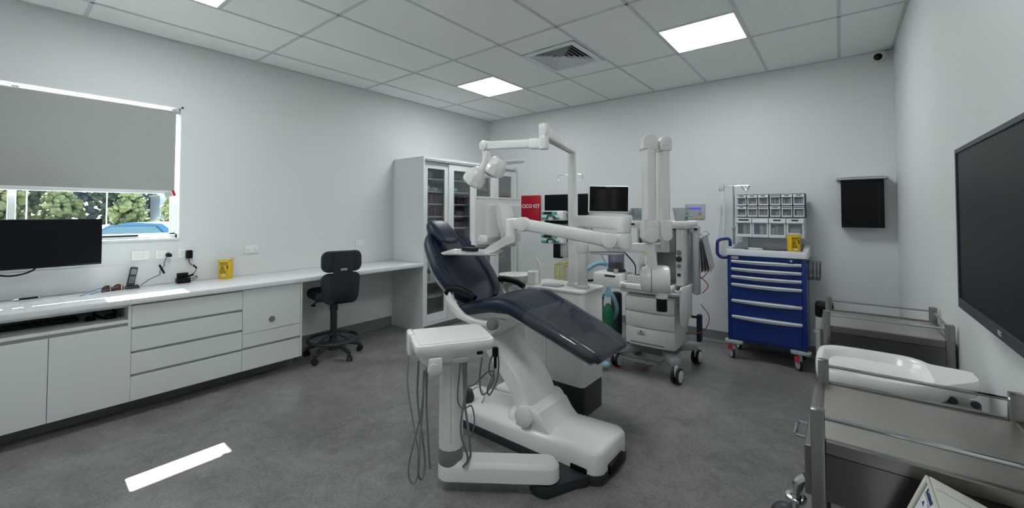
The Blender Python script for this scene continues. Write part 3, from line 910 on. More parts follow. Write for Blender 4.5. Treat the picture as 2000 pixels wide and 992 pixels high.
# keyboard, mouse and headset on the open shelf
SZ = 0.692
t = thing('keyboard', 'black keyboard on the open shelf under the worktop', 'keyboard', (0.33, -4.95, SZ))
b = MB(); b.bb((0.25, -5.17, SZ + 0.001), (0.39, -4.735, SZ + 0.016), 0.004); b.build('base', 'black', t)
for i in range(5):
    for j in range(14):
        b = MB() if j == 0 else b
        b.bb((0.262 + i * 0.024, -5.16 + j * 0.0297, SZ + 0.016), (0.282 + i * 0.024, -5.135 + j * 0.0297, SZ + 0.022), 0.002, 1)
    k = b.build('key_row', 'dgrey', t, angle=0)
    k['kind'] = 'stuff'
t = thing('computer_mouse', 'black computer mouse beside the keyboard', 'mouse', (0.40, -4.68, SZ))
b = MB(); b.ball((0.40, -4.68, SZ + 0.002), 0.05, (1.0, 0.6, 0.62), 16)
bmesh.ops.bisect_plane(b.bm, geom=b.bm.verts[:] + b.bm.edges[:] + b.bm.faces[:], plane_co=(0, 0, SZ + 0.001), plane_no=(0, 0, -1), clear_outer=True)
b.build('shell', 'black', t)
b = MB(); b.cyl((0.425, -4.684, SZ + 0.026), (0.425, -4.676, SZ + 0.026), 0.006, seg=12); b.build('scroll_wheel', 'grey', t)
t = thing('headset', 'black headset lying on the open shelf by the drawer unit', 'headset', (0.40, -4.585, SZ))
b = MB(); b.cyl((0.45, -4.585, SZ + 0.001), (0.45, -4.585, SZ + 0.03), 0.034, 0.030, bev=0.006); b.build('ear_cup', 'black', t)
b = MB(); b.tube([(0.45, -4.62, SZ + 0.012), (0.36, -4.66, SZ + 0.03), (0.28, -4.63, SZ + 0.045), (0.26, -4.585, SZ + 0.045), (0.30, -4.545, SZ + 0.035), (0.42, -4.555, SZ + 0.012)], 0.008); b.build('headband', 'black', t)
b = MB(); b.tube([(0.30, -4.54, SZ + 0.006), (0.2, -4.53, SZ + 0.02), (0.08, -4.53, SZ + 0.06), (0.04, -4.6, SZ + 0.05)], 0.003, 6); b.build('cable', 'black', t)

# ------------------------------------------------------------------ assistant stool
SX, SY = 0.515, -2.945
st = thing('stool', 'charcoal swivel stool with two-part back and round foot ring', 'stool', (SX, SY, 0))
f = Vector((-0.98, 0.20, 0)).normalized()
r_ = Vector((-f.y, f.x, 0)) * -1       # to the sitter's right
ST = frame((SX, SY, 0), r_, f)           # x right, y forward
wm, fk = None, None
for k in range(5):
    a = math.radians(-67 + 72 * k)
    d = Vector((math.cos(a), math.sin(a), 0))
    C0 = Vector((SX, SY, 0))
    b = MB(); P = [C0 + d * 0.03 + Vector((0, 0, 0.135)), C0 + d * 0.12 + Vector((0, 0, 0.12)), C0 + d * 0.215 + Vector((0, 0, 0.095)), C0 + d * 0.265 + Vector((0, 0, 0.075))]
    b.tube(P, 0.02, 8, 4, radii=(0.026, 0.017)); b.build('leg', 'dgrey', st)
    w, g = MB(), MB()
    c = C0 + d * 0.265
    caster(w, g, (c.x, c.y), 0.03, 0.018, a + 0.9, 0.075)
    cs = w.build('caster', 'rubber', st); g.build('fork', 'dgrey', cs)
b = MB(); b.cyl((SX, SY, 0.07), (SX, SY, 0.19), 0.05, 0.04, bev=0.006); b.cyl((SX, SY, 0.19), (SX, SY, 0.46), 0.032, bev=0.003); b.cyl((SX, SY, 0.46), (SX, SY, 0.575), 0.04, 0.036, bev=0.003); b.build('gas_column', 'dgrey', st)
b = MB()
b.tube([(SX + 0.238 * math.cos(q * math.pi / 16), SY + 0.238 * math.sin(q * math.pi / 16), 0.178) for q in range(32)], 0.016, 8, 1, closed=True)
fr = b.build('foot_ring', 'dgrey', st)
for k in range(4):
    a = math.radians(20 + 90 * k)
    b = MB(); b.bar((SX + 0.03 * math.cos(a), SY + 0.03 * math.sin(a), 0.232), (SX + 0.236 * math.cos(a), SY + 0.236 * math.sin(a), 0.178), 0.03, 0.014, 0.004); b.build('spoke', 'dgrey', fr)
def rounded(b, X, w, h, d, r, bow=0.0, seg=5, taper=1.0):
    """rounded-rectangle cushion in x (w), z (h), thickness along y"""
    pts = []
    for cx, cz, a0 in ((w / 2 - r, h / 2 - r, 0), (-w / 2 + r, h / 2 - r, 90), (-w / 2 + r, -h / 2 + r, 180), (w / 2 - r, -h / 2 + r, 270)):
        for k in range(seg + 1):
            a = math.radians(a0 + 90 * k / seg)
            pts.append((cx + r * math.cos(a), cz + r * math.sin(a)))
    rings = []
    for yy, s in ((-d / 2, 0.90), (-d / 2 + d * 0.12, 0.97), (-d * 0.1, 1.0), (d * 0.1, 1.0), (d / 2 - d * 0.12, 0.97), (d / 2, 0.90)):
        rings.append([X @ Vector((x * s * (1 + (taper - 1) * (0.5 - z / h)), yy + bow * (1 - (2 * x / w) ** 2) * -1, z * s)) for x, z in pts])
    b.loft(rings)
    return b
b = MB(); rounded(b, ST @ Matrix.Translation((0, 0.055, 0.625)) @ Matrix.Rotation(math.radians(90), 4, 'X'), 0.42, 0.46, 0.085, 0.11); b.build('seat', 'fabric', st)
b = MB(); b.bb((-0.09, -0.10, 0.568), (0.09, 0.12, 0.586), 0.004, X=ST); b.build('seat_plate', 'black', st)
b = MB(); b.tube([ST @ Vector((-0.05, 0.0, 0.575)), ST @ Vector((-0.17, 0.02, 0.555)), ST @ Vector((-0.19, 0.02, 0.535))], 0.006, 6); b.ball(ST @ Vector((-0.19, 0.02, 0.53)), 0.016, (1.6, 1.6, 0.6), 10); b.build('height_lever', 'black', st)
b = MB(); rounded(b, ST @ Matrix.Translation((0, -0.205, 0.715)), 0.38, 0.30, 0.075, 0.07, 0.03, taper=0.86); lo = b.build('backrest_lower', 'fabric', st)
b = MB(); rounded(b, ST @ Matrix.Translation((0, -0.225, 0.978)), 0.38, 0.205, 0.07, 0.065, 0.03); up = b.build('backrest_upper', 'fabric', st)
b = MB()
b.loft([[ST @ Vector((sx * w, y0 + dy + 0.03, z)) for sx, dy in ((-1, 0.012), (-0.8, 0), (0.8, 0), (1, 0.012), (1, 0.03), (-1, 0.03))] for z, y0, w in
        ((0.575, -0.24, 0.09), (0.62, -0.285, 0.11), (0.70, -0.308, 0.105), (0.80, -0.315, 0.098), (0.87, -0.322, 0.092), (0.95, -0.33, 0.088), (1.05, -0.328, 0.085))])
b.build('back_support', 'fabric', st)
b = MB(); b.bb((-0.085, -0.27, 0.575), (0.085, 0.0, 0.598), 0.006, X=ST); b.build('back_bracket', 'black', st)
b = MB(); b.bb((-0.03, -0.3015, 0.895), (0.03, -0.296, 0.915), X=ST); b.build('maker_label', 'lgrey', st, angle=0)
# ------------------------------------------------------------------ dental chair (axis along x, feet towards +x)
CY = -2.93
ch = thing('dental_chair', 'reclined navy leather dental chair on a white base', 'dental chair', (2.95, CY, 0))
def rrect(x0, x1, y0, y1, r, seg=6):
    pts = []
    for cx, cy, a0 in ((x1 - r, y1 - r, 0), (x0 + r, y1 - r, 90), (x0 + r, y0 + r, 180), (x1 - r, y0 + r, 270)):
        for k in range(seg + 1):
            a = math.radians(a0 + 90 * k / seg)
            pts.append((cx + r * math.cos(a), cy + r * math.sin(a)))
    return pts
# plinth and base shell (rounded toe, slightly bowed front)
def base_outline(off):
    pts = []
    x0, x1, y0, y1 = 2.28 - off, 3.53 + off, CY - 0.19 - off, CY + 0.19 + off
    for cx, cy, a0, r in ((x1 - 0.05, y1 - 0.05, 0, 0.05), (x0 + 0.09, y1 - 0.09, 90, 0.09), (x0 + 0.09, y0 + 0.09, 180, 0.09), (x1 - 0.05, y0 + 0.05, 270, 0.05)):
        for k in range(7):
            a = math.radians(a0 + 90 * k / 6)
            pts.append([cx + r * math.cos(a), cy + r * math.sin(a)])
    # bow of the toe edge
    out = []
    for x, y in pts:
        if x > 3.4:
            x += 0.035 * (1 - ((y - CY) / 0.2) ** 2)
        out.append((x, y))
    return out
b = MB(); b.prism(base_outline(0.005), 0.0005, 0.055, 'z', 0.008); b.build('plinth', 'dgrey', ch)
b = MB()
o0, o1, o2 = base_outline(0.0), base_outline(-0.012), base_outline(-0.04)
topz = lambda x: 0.128 + 0.05 * min(1, max(0, (x - 2.5) / 0.7))
cxm = 2.92
inner = [(cxm + (x - cxm) * 0.6, CY + (y - CY) * 0.45) for x, y in o0]
b.loft([[(x, y, 0.05) for x, y in o0], [(x, y, topz(x) - 0.028) for x, y in o0], [(x, y, topz(x) - 0.008) for x, y in o1], [(x, y, topz(x)) for x, y in o2], [(x, y, topz(x) + 0.002) for x, y in inner]])
b.build('base_cover', 'white', ch, angle=50)
b = MB(); b.bb((3.375, CY - 0.2, 0.04), (3.475, CY - 0.15, 0.078), 0.004); b.build('pedal_recess', 'black', ch)
b = MB(); b.bb((3.50, CY - 0.09, 0.03), (3.567, CY + 0.09, 0.082), 0.004); b.build('toe_recess', 'black', ch)
# knuckle where the lift arm leaves the base
b = MB(); b.prism([(2.96, 0.14), (2.99, 0.235), (3.06, 0.285), (3.14, 0.262), (3.185, 0.20), (3.225, 0.166), (3.2, 0.13)], CY - 0.165, CY + 0.165, 'y', 0.012, 3); b.build('arm_knuckle', 'white', ch)
for s in (-1, 1):
    b = MB(); b.cyl((3.045, CY + s * 0.15, 0.225), (3.045, CY + s * 0.195, 0.225), 0.062, seg=32, bev=0.006); b.build('pivot_cover', 'white', ch)
# curved lift arm
top = spline([(2.66, 0, 0.672), (2.775, 0, 0.60), (2.872, 0, 0.525), (2.969, 0, 0.445), (3.042, 0, 0.345), (3.09, 0, 0.25)], 5)
bot = spline([(2.64, 0, 0.60), (2.73, 0, 0.52), (2.80, 0, 0.455), (2.87, 0, 0.385), (2.925, 0, 0.315), (2.97, 0, 0.235)], 5)
rings = []
for p, q in zip(top, bot):
    w = 0.152
    e = 0.018
    rings.append([(p.x, CY - w + e, p.z), (p.x, CY + w - e, p.z), (p.x + (q.x - p.x) * .12, CY + w, p.z + (q.z - p.z) * .12), (q.x, CY + w, q.z), (q.x, CY - w, q.z), (p.x + (q.x - p.x) * .12, CY - w, p.z + (q.z - p.z) * .12)])
b = MB(); b.loft(rings); b.build('lift_arm', 'white', ch, angle=40)
b = MB(); b.lathe([(0.10, 0.0), (0.10, 0.03), (0.08, 0.06), (0.05, 0.10), (0.001, 0.10)], Matrix.Translation((2.93, CY, 0.14)) @ Matrix.Diagonal((0.9, 1.5, 1, 1))); b.build('arm_gaiter', 'white', ch, angle=60)
# upholstered seat and leg rest
FR = [-1, -0.985, -0.93, -0.84, -0.74, -0.68, -0.655, -0.63, -0.57, -0.35, 0, 0.35, 0.57, 0.63, 0.655, 0.68, 0.74, 0.84, 0.93, 0.985, 1]
def topoff(f, dish, groove):
    a = abs(f)
    if a > 0.93:
        return -0.030 * ((a - 0.93) / 0.07) ** 1.6 - 0.004
    if a > 0.85:
        return -0.004
    if abs(a - 0.655) < 0.03:
        return -groove if abs(a - 0.655) < 0.005 else -groove * 0.25
    if a < 0.65:
        return -dish
    return 0.0
def cushion(stations, normal_up=True, dish=0.006, groove=0.012, wing=0.0):
    P = spline([(s[0], s[2], s[1]) for s in stations], 4)            # (x, thickness, z)
    W = spline([(s[3], 0, 0) for s in stations], 4)
    rings = []
    for i, p in enumerate(P):
        a, c = P[max(i - 1, 0)], P[min(i + 1, len(P) - 1)]
        t = Vector((c.x - a.x, 0, c.z - a.z)).normalized()
        n = Vector((-t.z, 0, t.x))
        if n.z < 0:
            n = -n
        w, th = W[i].x, p.y
        o = Vector((p.x, CY, p.z))
        ring = [o + n * (topoff(f, dish, groove) + wing * abs(f) ** 3) + Vector((0, f * w, 0)) for f in FR]
        for f in (0.97, 0.85, 0.4, -0.4, -0.85, -0.97):
            ring.append(o + n * (-th + (0.018 if abs(f) > 0.9 else 0) + wing * abs(f) ** 3) + Vector((0, f * w, 0)))
        rings.append(ring)
    return rings
SEAT = [(2.455, 0.798, 0.05, 0.20), (2.50, 0.818, 0.075, 0.235), (2.60, 0.855, 0.085, 0.25), (2.70, 0.886, 0.088, 0.255), (2.80, 0.909, 0.088, 0.255), (2.93, 0.920, 0.088, 0.252),
        (3.08, 0.874, 0.085, 0.246), (3.22, 0.822, 0.082, 0.238), (3.36, 0.772, 0.08, 0.228), (3.48, 0.718, 0.078, 0.212), (3.535, 0.685, 0.07, 0.192), (3.556, 0.66, 0.045, 0.168)]
b = MB(); b.loft(cushion(SEAT)); b.build('seat_cushion', 'navy', ch, angle=50)
# clear film over the foot end
FILM = [(x, z + 0.004, th + 0.008, w + 0.004) for x, z, th, w in ((3.10, 0.868, 0.085, 0.245), (3.22, 0.822, 0.082, 0.238), (3.36, 0.772, 0.08, 0.228), (3.48, 0.719, 0.078, 0.214), (3.54, 0.688, 0.07, 0.196), (3.564, 0.66, 0.045, 0.174))]
b = MB(); b.loft(cushion(FILM, dish=0.0, groove=0.0), cap=False)
rr = random.Random(5)
for v in b.bm.verts:
    v.co += Vector((0, 0, 0.0025 * math.sin(v.co.x * 70 + v.co.y * 34) * math.sin(v.co.y * 45 - v.co.x * 20)))
b.build('foot_cover', 'film', ch, label='clear plastic film cover over the foot end', angle=60)
# backrest: 45 degree recline
BK = [(2.555, 0.842, 0.06, 0.15), (2.52, 0.878, 0.075, 0.205), (2.47, 0.93, 0.08, 0.25), (2.40, 1.0, 0.08, 0.274), (2.33, 1.07, 0.08, 0.274), (2.26, 1.14, 0.075, 0.255), (2.20, 1.20, 0.07, 0.235), (2.15, 1.25, 0.06, 0.205), (2.12, 1.28, 0.045, 0.165)]
b = MB()
R_ = cushion(BK, wing=0.035)
for ring in R_:
    pass
b.loft(R_); b.build('backrest_cushion', 'navy', ch, angle=50)
# notch plate and headrest
UPB = Vector((-0.707, 0, 0.707)); NB = Vector((0.707, 0, 0.707))
BX = frame((2.555, CY, 0.842), (0, 1, 0), UPB)            # x across, y up the back, z = x cross y = front normal?
b = MB(); b.box((0, 0.47, 0.012 if (Vector((0, 1, 0)).cross(UPB)).dot(NB) > 0 else -0.012), (0.17, 0.13, 0.045), 0.01, 2, BX); b.build('headrest_mount', 'dgrey', ch)
b = MB(); b.bar((2.19, CY, 1.235), (2.13, CY, 1.30), 0.09, 0.03, 0.006, up=(1, 0, 0.3)); b.build('headrest_bracket', 'dgrey', ch)
b = MB()
HS = frame((2.118, CY, 1.288), (0, 1, 0), (-0.74, 0, 0.68))
rings = []
for k in range(13):
    a = -1 + k / 6
    s = (1 - abs(a) ** 3.2) ** 0.42 if abs(a) < 1 else 0.02
    ring = []
    for j in range(20):
        q = 2 * math.pi * j / 20
        cx = math.copysign(abs(math.cos(q)) ** 0.75, math.cos(q)); sx = math.copysign(abs(math.sin(q)) ** 0.75, math.sin(q))
        ring.append(HS @ Vector((a * 0.112, cx * 0.145 * s, sx * 0.058 * s - 0.012 * (1 - a * a) * (1 if sx > 0 else 0))))
    rings.append(ring)
b.loft(rings); b.build('headrest', 'navy', ch, angle=60)
# white back shell and side links
b = MB()
sh = []
for s in BK[1:-1]:
    o = Vector((s[0], CY, s[1])) - NB * (s[2] + 0.001)
    sh.append([o + Vector((0, f * s[3] * 0.98, 0)) + NB * 0.035 * abs(f) ** 3 for f in (-1, -0.6, 0, 0.6, 1)] + [o - NB * 0.022 + Vector((0, f * s[3] * 0.9, 0)) + NB * 0.03 * abs(f) ** 3 for f in (1, 0.6, 0, -0.6, -1)])
b.loft(sh); b.build('back_shell', 'white', ch, angle=50)
for s in (-1, 1):
    y0 = CY + s * 0.262
    b = MB(); b.prism([(2.44, 0.925), (2.455, 0.865), (2.50, 0.80), (2.57, 0.757), (2.70, 0.735), (2.86, 0.745), (2.89, 0.775), (2.72, 0.772), (2.62, 0.788), (2.555, 0.825), (2.515, 0.87), (2.50, 0.93)], y0 - 0.018, y0 + 0.018, 'y', 0.006, 2)
    b.build('side_link', 'white', ch, angle=50)
    b = MB(); b.cyl((2.865, y0 - 0.022, 0.762), (2.865, y0 + 0.022, 0.762), 0.034, seg=24, bev=0.004); b.build('hinge', 'grey', ch)
    b = MB()
    b.tube([(2.46, y0, 0.905), (2.485, y0, 0.935), (2.55, y0, 0.945), (2.64, y0, 0.935), (2.715, y0, 0.905)], 0.03, 10, 5, radii=(0.028, 0.02))
    b.build('armrest', 'black', ch, angle=60)
    b = MB(); b.tube([(2.50, y0, 0.92), (2.485, y0, 0.87), (2.52, y0, 0.80)], 0.014, 8); b.build('armrest_strut', 'grey', ch)
# pan under the seat
b = MB()
pan = [(2.55, 0.755, 0.14), (2.65, 0.78, 0.19), (2.80, 0.815, 0.20), (2.95, 0.825, 0.20), (3.10, 0.788, 0.19), (3.25, 0.735, 0.15)]
b.loft([[(x, CY - w, z), (x, CY + w, z), (x, CY + w * 0.9, z - 0.035), (x, CY + w * 0.5, z - 0.055), (x, CY - w * 0.5, z - 0.055), (x, CY - w * 0.9, z - 0.035)] for x, z, w in pan]); b.build('seat_pan', 'white', ch, angle=50)
b = MB(); b.prism([(2.62, 0.66), (2.62, 0.735), (2.80, 0.77), (2.86, 0.765), (2.82, 0.70), (2.74, 0.64), (2.68, 0.59)], CY - 0.145, CY + 0.145, 'y', 0.012); b.build('arm_head', 'white', ch)
# foot controls on / by the base
t = thing('foot_control', 'dark foot control standing on the chair base', 'foot control', (2.48, -3.02, 0.1275))
b = MB(); b.lathe([(0.001, 0), (0.06, 0), (0.065, 0.03), (0.05, 0.075), (0.02, 0.085), (0.001, 0.085)], Matrix.Translation((2.47, -3.03, 0.1295)), 20); b.build('pedal_dome', 'dgrey', t, angle=60)
b = MB(); b.tube([(2.47, -2.99, 0.17), (2.50, -2.93, 0.20), (2.58, -2.95, 0.17), (2.60, -3.0, 0.14)], 0.005, 6); b.build('cable', 'lgrey', t)
t = thing('joystick_pedal', 'small white pedal on a dark foot behind the chair base', 'foot control', (2.52, -2.60, 0))
b = MB(); b.bb((2.48, -2.66, 0.0005), (2.58, -2.57, 0.06), 0.008); b.build('foot', 'dgrey', t)
b = MB(); b.bb((2.44, -2.68, 0.06), (2.62, -2.55, 0.12), 0.03, 3); b.build('pedal', 'white', t)

# ------------------------------------------------------------------ instrument unit on its column
IX, IY = 2.912, -3.582
iu = thing('instrument_unit', 'white instrument table on a column with hanging tubes', 'instrument table', (IX, IY, 0))
b = MB()
A, B_ = Vector((IX, IY, 0)), Vector((3.325, -3.285, 0))
dv = (B_ - A).normalized(); nv = Vector((-dv.y, dv.x, 0))
def stadium(c0, c1, r, z):
    out = []
    for k in range(13):
        a = math.pi / 2 + math.pi * k / 12
        out.append(c0 + dv * r * math.cos(a) + nv * r * math.sin(a) + Vector((0, 0, z)))
    for k in range(13):
        a = -math.pi / 2 + math.pi * k / 12
        out.append(c1 + dv * r * math.cos(a) + nv * r * math.sin(a) + Vector((0, 0, z)))
    return out
b.loft([stadium(A, B_, 0.066, 0.060), stadium(A, B_, 0.069, 0.064), stadium(A, B_, 0.067, 0.128), stadium(A, B_, 0.064, 0.136), stadium(A, B_, 0.046, 0.153)]); b.build('swing_arm', 'white', iu, angle=32)
b = MB(); b.loft([stadium(B_, B_ + Vector((0.08, 0.17, 0)), 0.085, 0.0005), stadium(B_, B_ + Vector((0.08, 0.17, 0)), 0.09, 0.012), stadium(B_, B_ + Vector((0.08, 0.17, 0)), 0.085, 0.053)]); b.build('pivot_foot', 'dgrey', iu, angle=50)
b = MB(); b.cyl((IX, IY, 0.13), (IX, IY, 0.215), 0.0655, seg=32, bev=0.004); b.build('collar', 'grey', iu)
b = MB(); b.cyl((IX, IY, 0.215), (IX, IY, 0.70), 0.064, seg=36); b.build('column', 'white', iu, angle=40)
b = MB(); b.bb((IX + 0.0455, IY - 0.0455, 0.25), (IX + 0.047, IY - 0.044, 0.66)); b.build('column_seam', 'grey', iu, angle=0)
TU = frame((IX - 0.005, IY - 0.005, 0.80), (0.52, 0.85, 0), (-0.85, 0.52, 0))      # x along the long side
b = MB(); b.loft([[TU @ Vector((x * s, y * s, z)) for x, y in rrect(-0.205, 0.205, -0.165, 0.165, 0.035)] for s, z in ((0.93, -0.055), (1.0, -0.03), (1.0, -0.008), (0.985, 0.0))]); tt = b.build('tray_top', 'white', iu, angle=50)
b = MB(); b.loft([[TU @ Vector((x, y, z)) for x, y in rrect(-0.18, 0.18, -0.14, 0.14, 0.02)] for z in (0.0005, 0.0035)]); b.build('tray_mat', 'white', tt, angle=50)
b = MB(); b.loft([[TU @ Vector((x * s, y * s - 0.0, z)) for x, y in rrect(-0.185, 0.185, -0.145, 0.145, 0.06)] for s, z in ((0.35, -0.135), (0.8, -0.12), (0.95, -0.085), (0.97, -0.05))]); b.build('underbody', 'white', iu, angle=50)
b = MB(); b.box((-0.197, 0.10, -0.05), (0.036, 0.10, 0.125), 0.015, 3, TU); b.build('end_grip', 'white', iu)
b = MB(); b.box((-0.105, -0.14, -0.105), (0.07, 0.06, 0.085), 0.012, 2, TU)
b.cyl(TU @ Vector((-0.12, -0.168, -0.11)), TU @ Vector((-0.12, -0.175, -0.11)), 0.026, seg=20, bev=0.002)
b.build('control_knob', 'offw', iu)
b = MB(); b.box((0.02, -0.168, -0.085), (0.08, 0.012, 0.02), 0.001, 1, TU); b.build('rating_plate', 'lgrey', iu)
b = MB(); b.box((0.12, -0.164, -0.06), (0.03, 0.012, 0.014), 0.001, 1, TU); b.build('socket', 'black', iu)
b = MB(); b.box((0.212, -0.135, -0.075), (0.03, 0.03, 0.05), 0.008, 2, TU); b.bar(TU @ Vector((0.212, -0.135, -0.1)), TU @ Vector((0.212, -0.135, -0.16)), 0.014, 0.014, 0.004); b.build('handpiece_holder', 'black', iu)
def hang(pts, r=0.0055, m='grey'):
    b = MB(); b.tube(pts, r, 8, 6); b.build('supply_tube', m, iu)
Q = lambda x, y, z: TU @ Vector((x, y, z - 0.80))
hang([Q(-0.215, 0.02, 0.70), Q(-0.22, 0.0, 0.55), Q(-0.19, -0.05, 0.35), Q(-0.17, -0.09, 0.20), Q(-0.20, -0.11, 0.12), Q(-0.225, -0.10, 0.2), Q(-0.17, -0.11, 0.45), Q(-0.14, -0.11, 0.68)], 0.004)
hang([Q(-0.17, -0.03, 0.69), Q(-0.175, -0.04, 0.5), Q(-0.15, -0.06, 0.3), Q(-0.14, -0.07, 0.18), Q(-0.16, -0.1, 0.13), Q(-0.18, -0.12, 0.2), Q(-0.16, -0.10, 0.45), Q(-0.15, -0.09, 0.66)])
hang([Q(-0.13, -0.07, 0.69), Q(-0.135, -0.075, 0.5), Q(-0.125, -0.08, 0.3), Q(-0.115, -0.08, 0.16)])
hang([Q(0.06, -0.12, 0.69), Q(0.055, -0.13, 0.55), Q(0.03, -0.13, 0.35), Q(0.07, -0.12, 0.2), Q(0.05, -0.1, 0.145)], 0.006)
hang([Q(0.045, -0.12, 0.69), Q(0.05, -0.125, 0.5), Q(0.075, -0.12, 0.32), Q(0.09, -0.10, 0.2), Q(0.07, -0.085, 0.145)], 0.006)
hang([Q(0.03, -0.12, 0.69), Q(0.02, -0.10, 0.5), Q(0.06, -0.06, 0.42), Q(0.12, 0.0, 0.40), Q(0.15, 0.05, 0.28), Q(0.13, 0.08, 0.17)], 0.004)
hang([Q(0.212, -0.135, 0.66), Q(0.20, -0.13, 0.60), Q(0.18, -0.1, 0.52), Q(0.21, -0.05, 0.47), Q(0.25, -0.05, 0.55), Q(0.24, -0.10, 0.68), Q(0.20, -0.12, 0.70), Q(0.185, -0.11, 0.62), Q(0.22, -0.1, 0.57)], 0.005)
hang([Q(0.15, -0.10, 0.69), Q(0.14, -0.09, 0.58), Q(0.17, -0.03, 0.47), Q(0.22, 0.02, 0.46), Q(0.25, 0.0, 0.54), Q(0.2, -0.06, 0.60), Q(0.12, -0.06, 0.54), Q(0.08, -0.02, 0.52)], 0.0045)

# ------------------------------------------------------------------ water unit with cuspidor
UX0, UX1, UY0, UY1, UZ = 2.60, 3.13, -2.53, -2.20, 0.895
wu = thing('water_unit', 'white cuspidor unit on a dark plinth behind the dental chair', 'dental unit', ((UX0 + UX1) / 2, (UY0 + UY1) / 2, 0))
b = MB(); b.prism(rrect(UX0 + 0.01, UX1 - 0.005, UY0 + 0.01, UY1 - 0.01, 0.03), 0.0005, 0.215, 'z'); b.build('plinth', 'dgrey', wu, angle=40)
b = MB(); b.prism(rrect(UX0, UX1, UY0, UY1, 0.04), 0.215, UZ - 0.02, 'z', 0.006); b.build('body', 'white', wu, angle=40)
b = MB(); b.prism(rrect(UX0 - 0.01, UX1 + 0.012, UY0 - 0.012, UY1 + 0.01, 0.05), UZ - 0.02, UZ, 'z', 0.006, 3); b.build('top_ledge', 'white', wu, angle=40)
b = MB(); b.bb((2.82, UY0 - 0.0008, 0.23), (2.8225, UY0 + 0.001, 0.87)); b.build('door_seam', 'grey', wu, angle=0)
b = MB(); b.prism(rrect(2.37, 2.66, -2.635, -2.34, 0.10), UZ - 0.075, UZ - 0.005, 'z', 0.012); b.build('bowl_bracket', 'white', wu, angle=40)
b = MB(); b.lathe([(0.03, 0.0), (0.09, 0.012), (0.13, 0.05), (0.135, 0.075), (0.128, 0.075), (0.12, 0.05), (0.08, 0.02), (0.001, 0.012)], Matrix.Translation((2.505, -2.505, UZ - 0.01)), 32); b.build('cuspidor_bowl', 'white', wu, angle=60)
b = MB(); b.prism(rrect(2.635, 2.715, -2.53, -2.46, 0.02), UZ, UZ + 0.105, 'z', 0.012, 3); b.build('cup_filler', 'white', wu, angle=40)
b = MB(); b.tube([(2.705, -2.455, UZ + 0.0), (2.715, -2.45, UZ + 0.09), (2.71, -2.455, UZ + 0.15), (2.685, -2.475, UZ + 0.205)], 0.012, 10, radii=(0.014, 0.008)); b.build('spout', 'white', wu, angle=60)
b = MB(); b.bb((2.76, -2.50, UZ), (2.90, -2.40, UZ + 0.008), 0.003); b.build('tray_insert', 'lgrey', wu)
for x, y, n in ((2.36, -2.72, 'suction hose rest'),):
    b = MB(); b.prism([(2.28, 0.70), (2.32, 0.80), (2.52, 0.835), (2.66, 0.83), (2.66, 0.72)], -2.635, -2.535, 'y', 0.012); b.build('suction_housing', 'white', wu)

# posts with operating lamp, screen arm and x-ray arm
P1 = Vector((2.945, -2.345, UZ)); P2 = Vector((3.042, -2.372, UZ))
ol = thing('operating_lamp', 'white twin-head operating lamp on a tall cranked arm', 'dental lamp', tuple(P1))
b = MB(); b.cyl(P1 + Vector((0, 0, 0.0005)), P1 + Vector((0, 0, 0.025)), 0.048, 0.042, seg=28, bev=0.003); b.cyl(P1 + Vector((0, 0, 0.02)), (P1.x, P1.y, 1.915), 0.0375, seg=32); b.build('post', 'white', ol, angle=40)
J1 = Vector((3.125, -3.01, 1.94))
b = MB(); b.bar((P1.x, P1.y, 1.95), (J1.x, J1.y, 1.955), 0.052, 0.075, 0.012, 3, ext=0.03); b.build('upper_arm', 'white', ol)
b = MB(); b.bar((P1.x, P1.y, 1.908), (J1.x, J1.y, 1.915), 0.03, 0.012, 0.004, 2, ext=-0.05); b.build('arm_underside', 'lgrey', ol)
b = MB(); b.cyl((J1.x, J1.y, 1.935), (J1.x, J1.y, 2.005), 0.030, seg=28, bev=0.004); b.build('joint_cap', 'white', ol, angle=40)
b = MB(); b.cyl((J1.x, J1.y, 1.845), (J1.x, J1.y, 1.934), 0.032, seg=28, bev=0.008); b.build('joint_hub', 'white', ol, angle=40)
E1 = Vector((2.60, -2.965, 1.925))
b = MB(); b.bar((J1.x, J1.y, 1.885), E1, 0.045, 0.055, 0.01, 3); b.bar(Vector((J1.x, J1.y, 1.882)), Vector((J1.x, J1.y, 1.882)).lerp(E1, 0.2), 0.055, 0.066, 0.012, 3); b.build('spring_arm', 'white', ol)
b = MB(); b.cyl(E1 + Vector((0, -0.035, 0)), E1 + Vector((0, 0.035, 0)), 0.036, seg=28, bev=0.006); b.build('elbow', 'white', ol, angle=40)
L0 = Vector((2.575, -2.955, 1.735))
b = MB(); b.tube([E1 + Vector((-0.01, 0, -0.01)), (2.605, -2.962, 1.86), (2.60, -2.965, 1.80), (2.565, -2.965, 1.745)], 0.03, 12, 6, radii=(0.026, 0.038)); b.build('yoke_arm', 'white', ol, angle=60)
LD = Vector((0.80, 0.55, 0.12)).normalized()
b = MB(); b.bar(L0 - LD * 0.09 - Vector((0, 0, .02)), L0 + LD * 0.09 - Vector((0, 0, .02)), 0.05, 0.04, 0.015, 3); b.build('head_bar', 'white', ol)
def pod(c, ang):
    X = Matrix.Translation(c) @ Matrix.Rotation(math.radians(38), 4, 'Y') @ Matrix.Rotation(ang, 4, 'Z')
    b = MB(); b.lathe([(0.001, -0.055), (0.075, -0.05), (0.082, -0.035), (0.078, 0.0), (0.062, 0.04), (0.035, 0.068), (0.001, 0.076)], X, 10); o = b.build('lamp_pod', 'white', ol, angle=28)
    b = MB(); b.lathe([(0.001, -0.058), (0.066, -0.056), (0.066, -0.05), (0.001, -0.05)], X, 20); b.build('lens', 'dgrey', o)
pod(L0 - LD * 0.06 + Vector((0, 0, -0.02)), 0.2)
pod(L0 + LD * 0.085 + Vector((0, 0, 0.035)), 0.5)
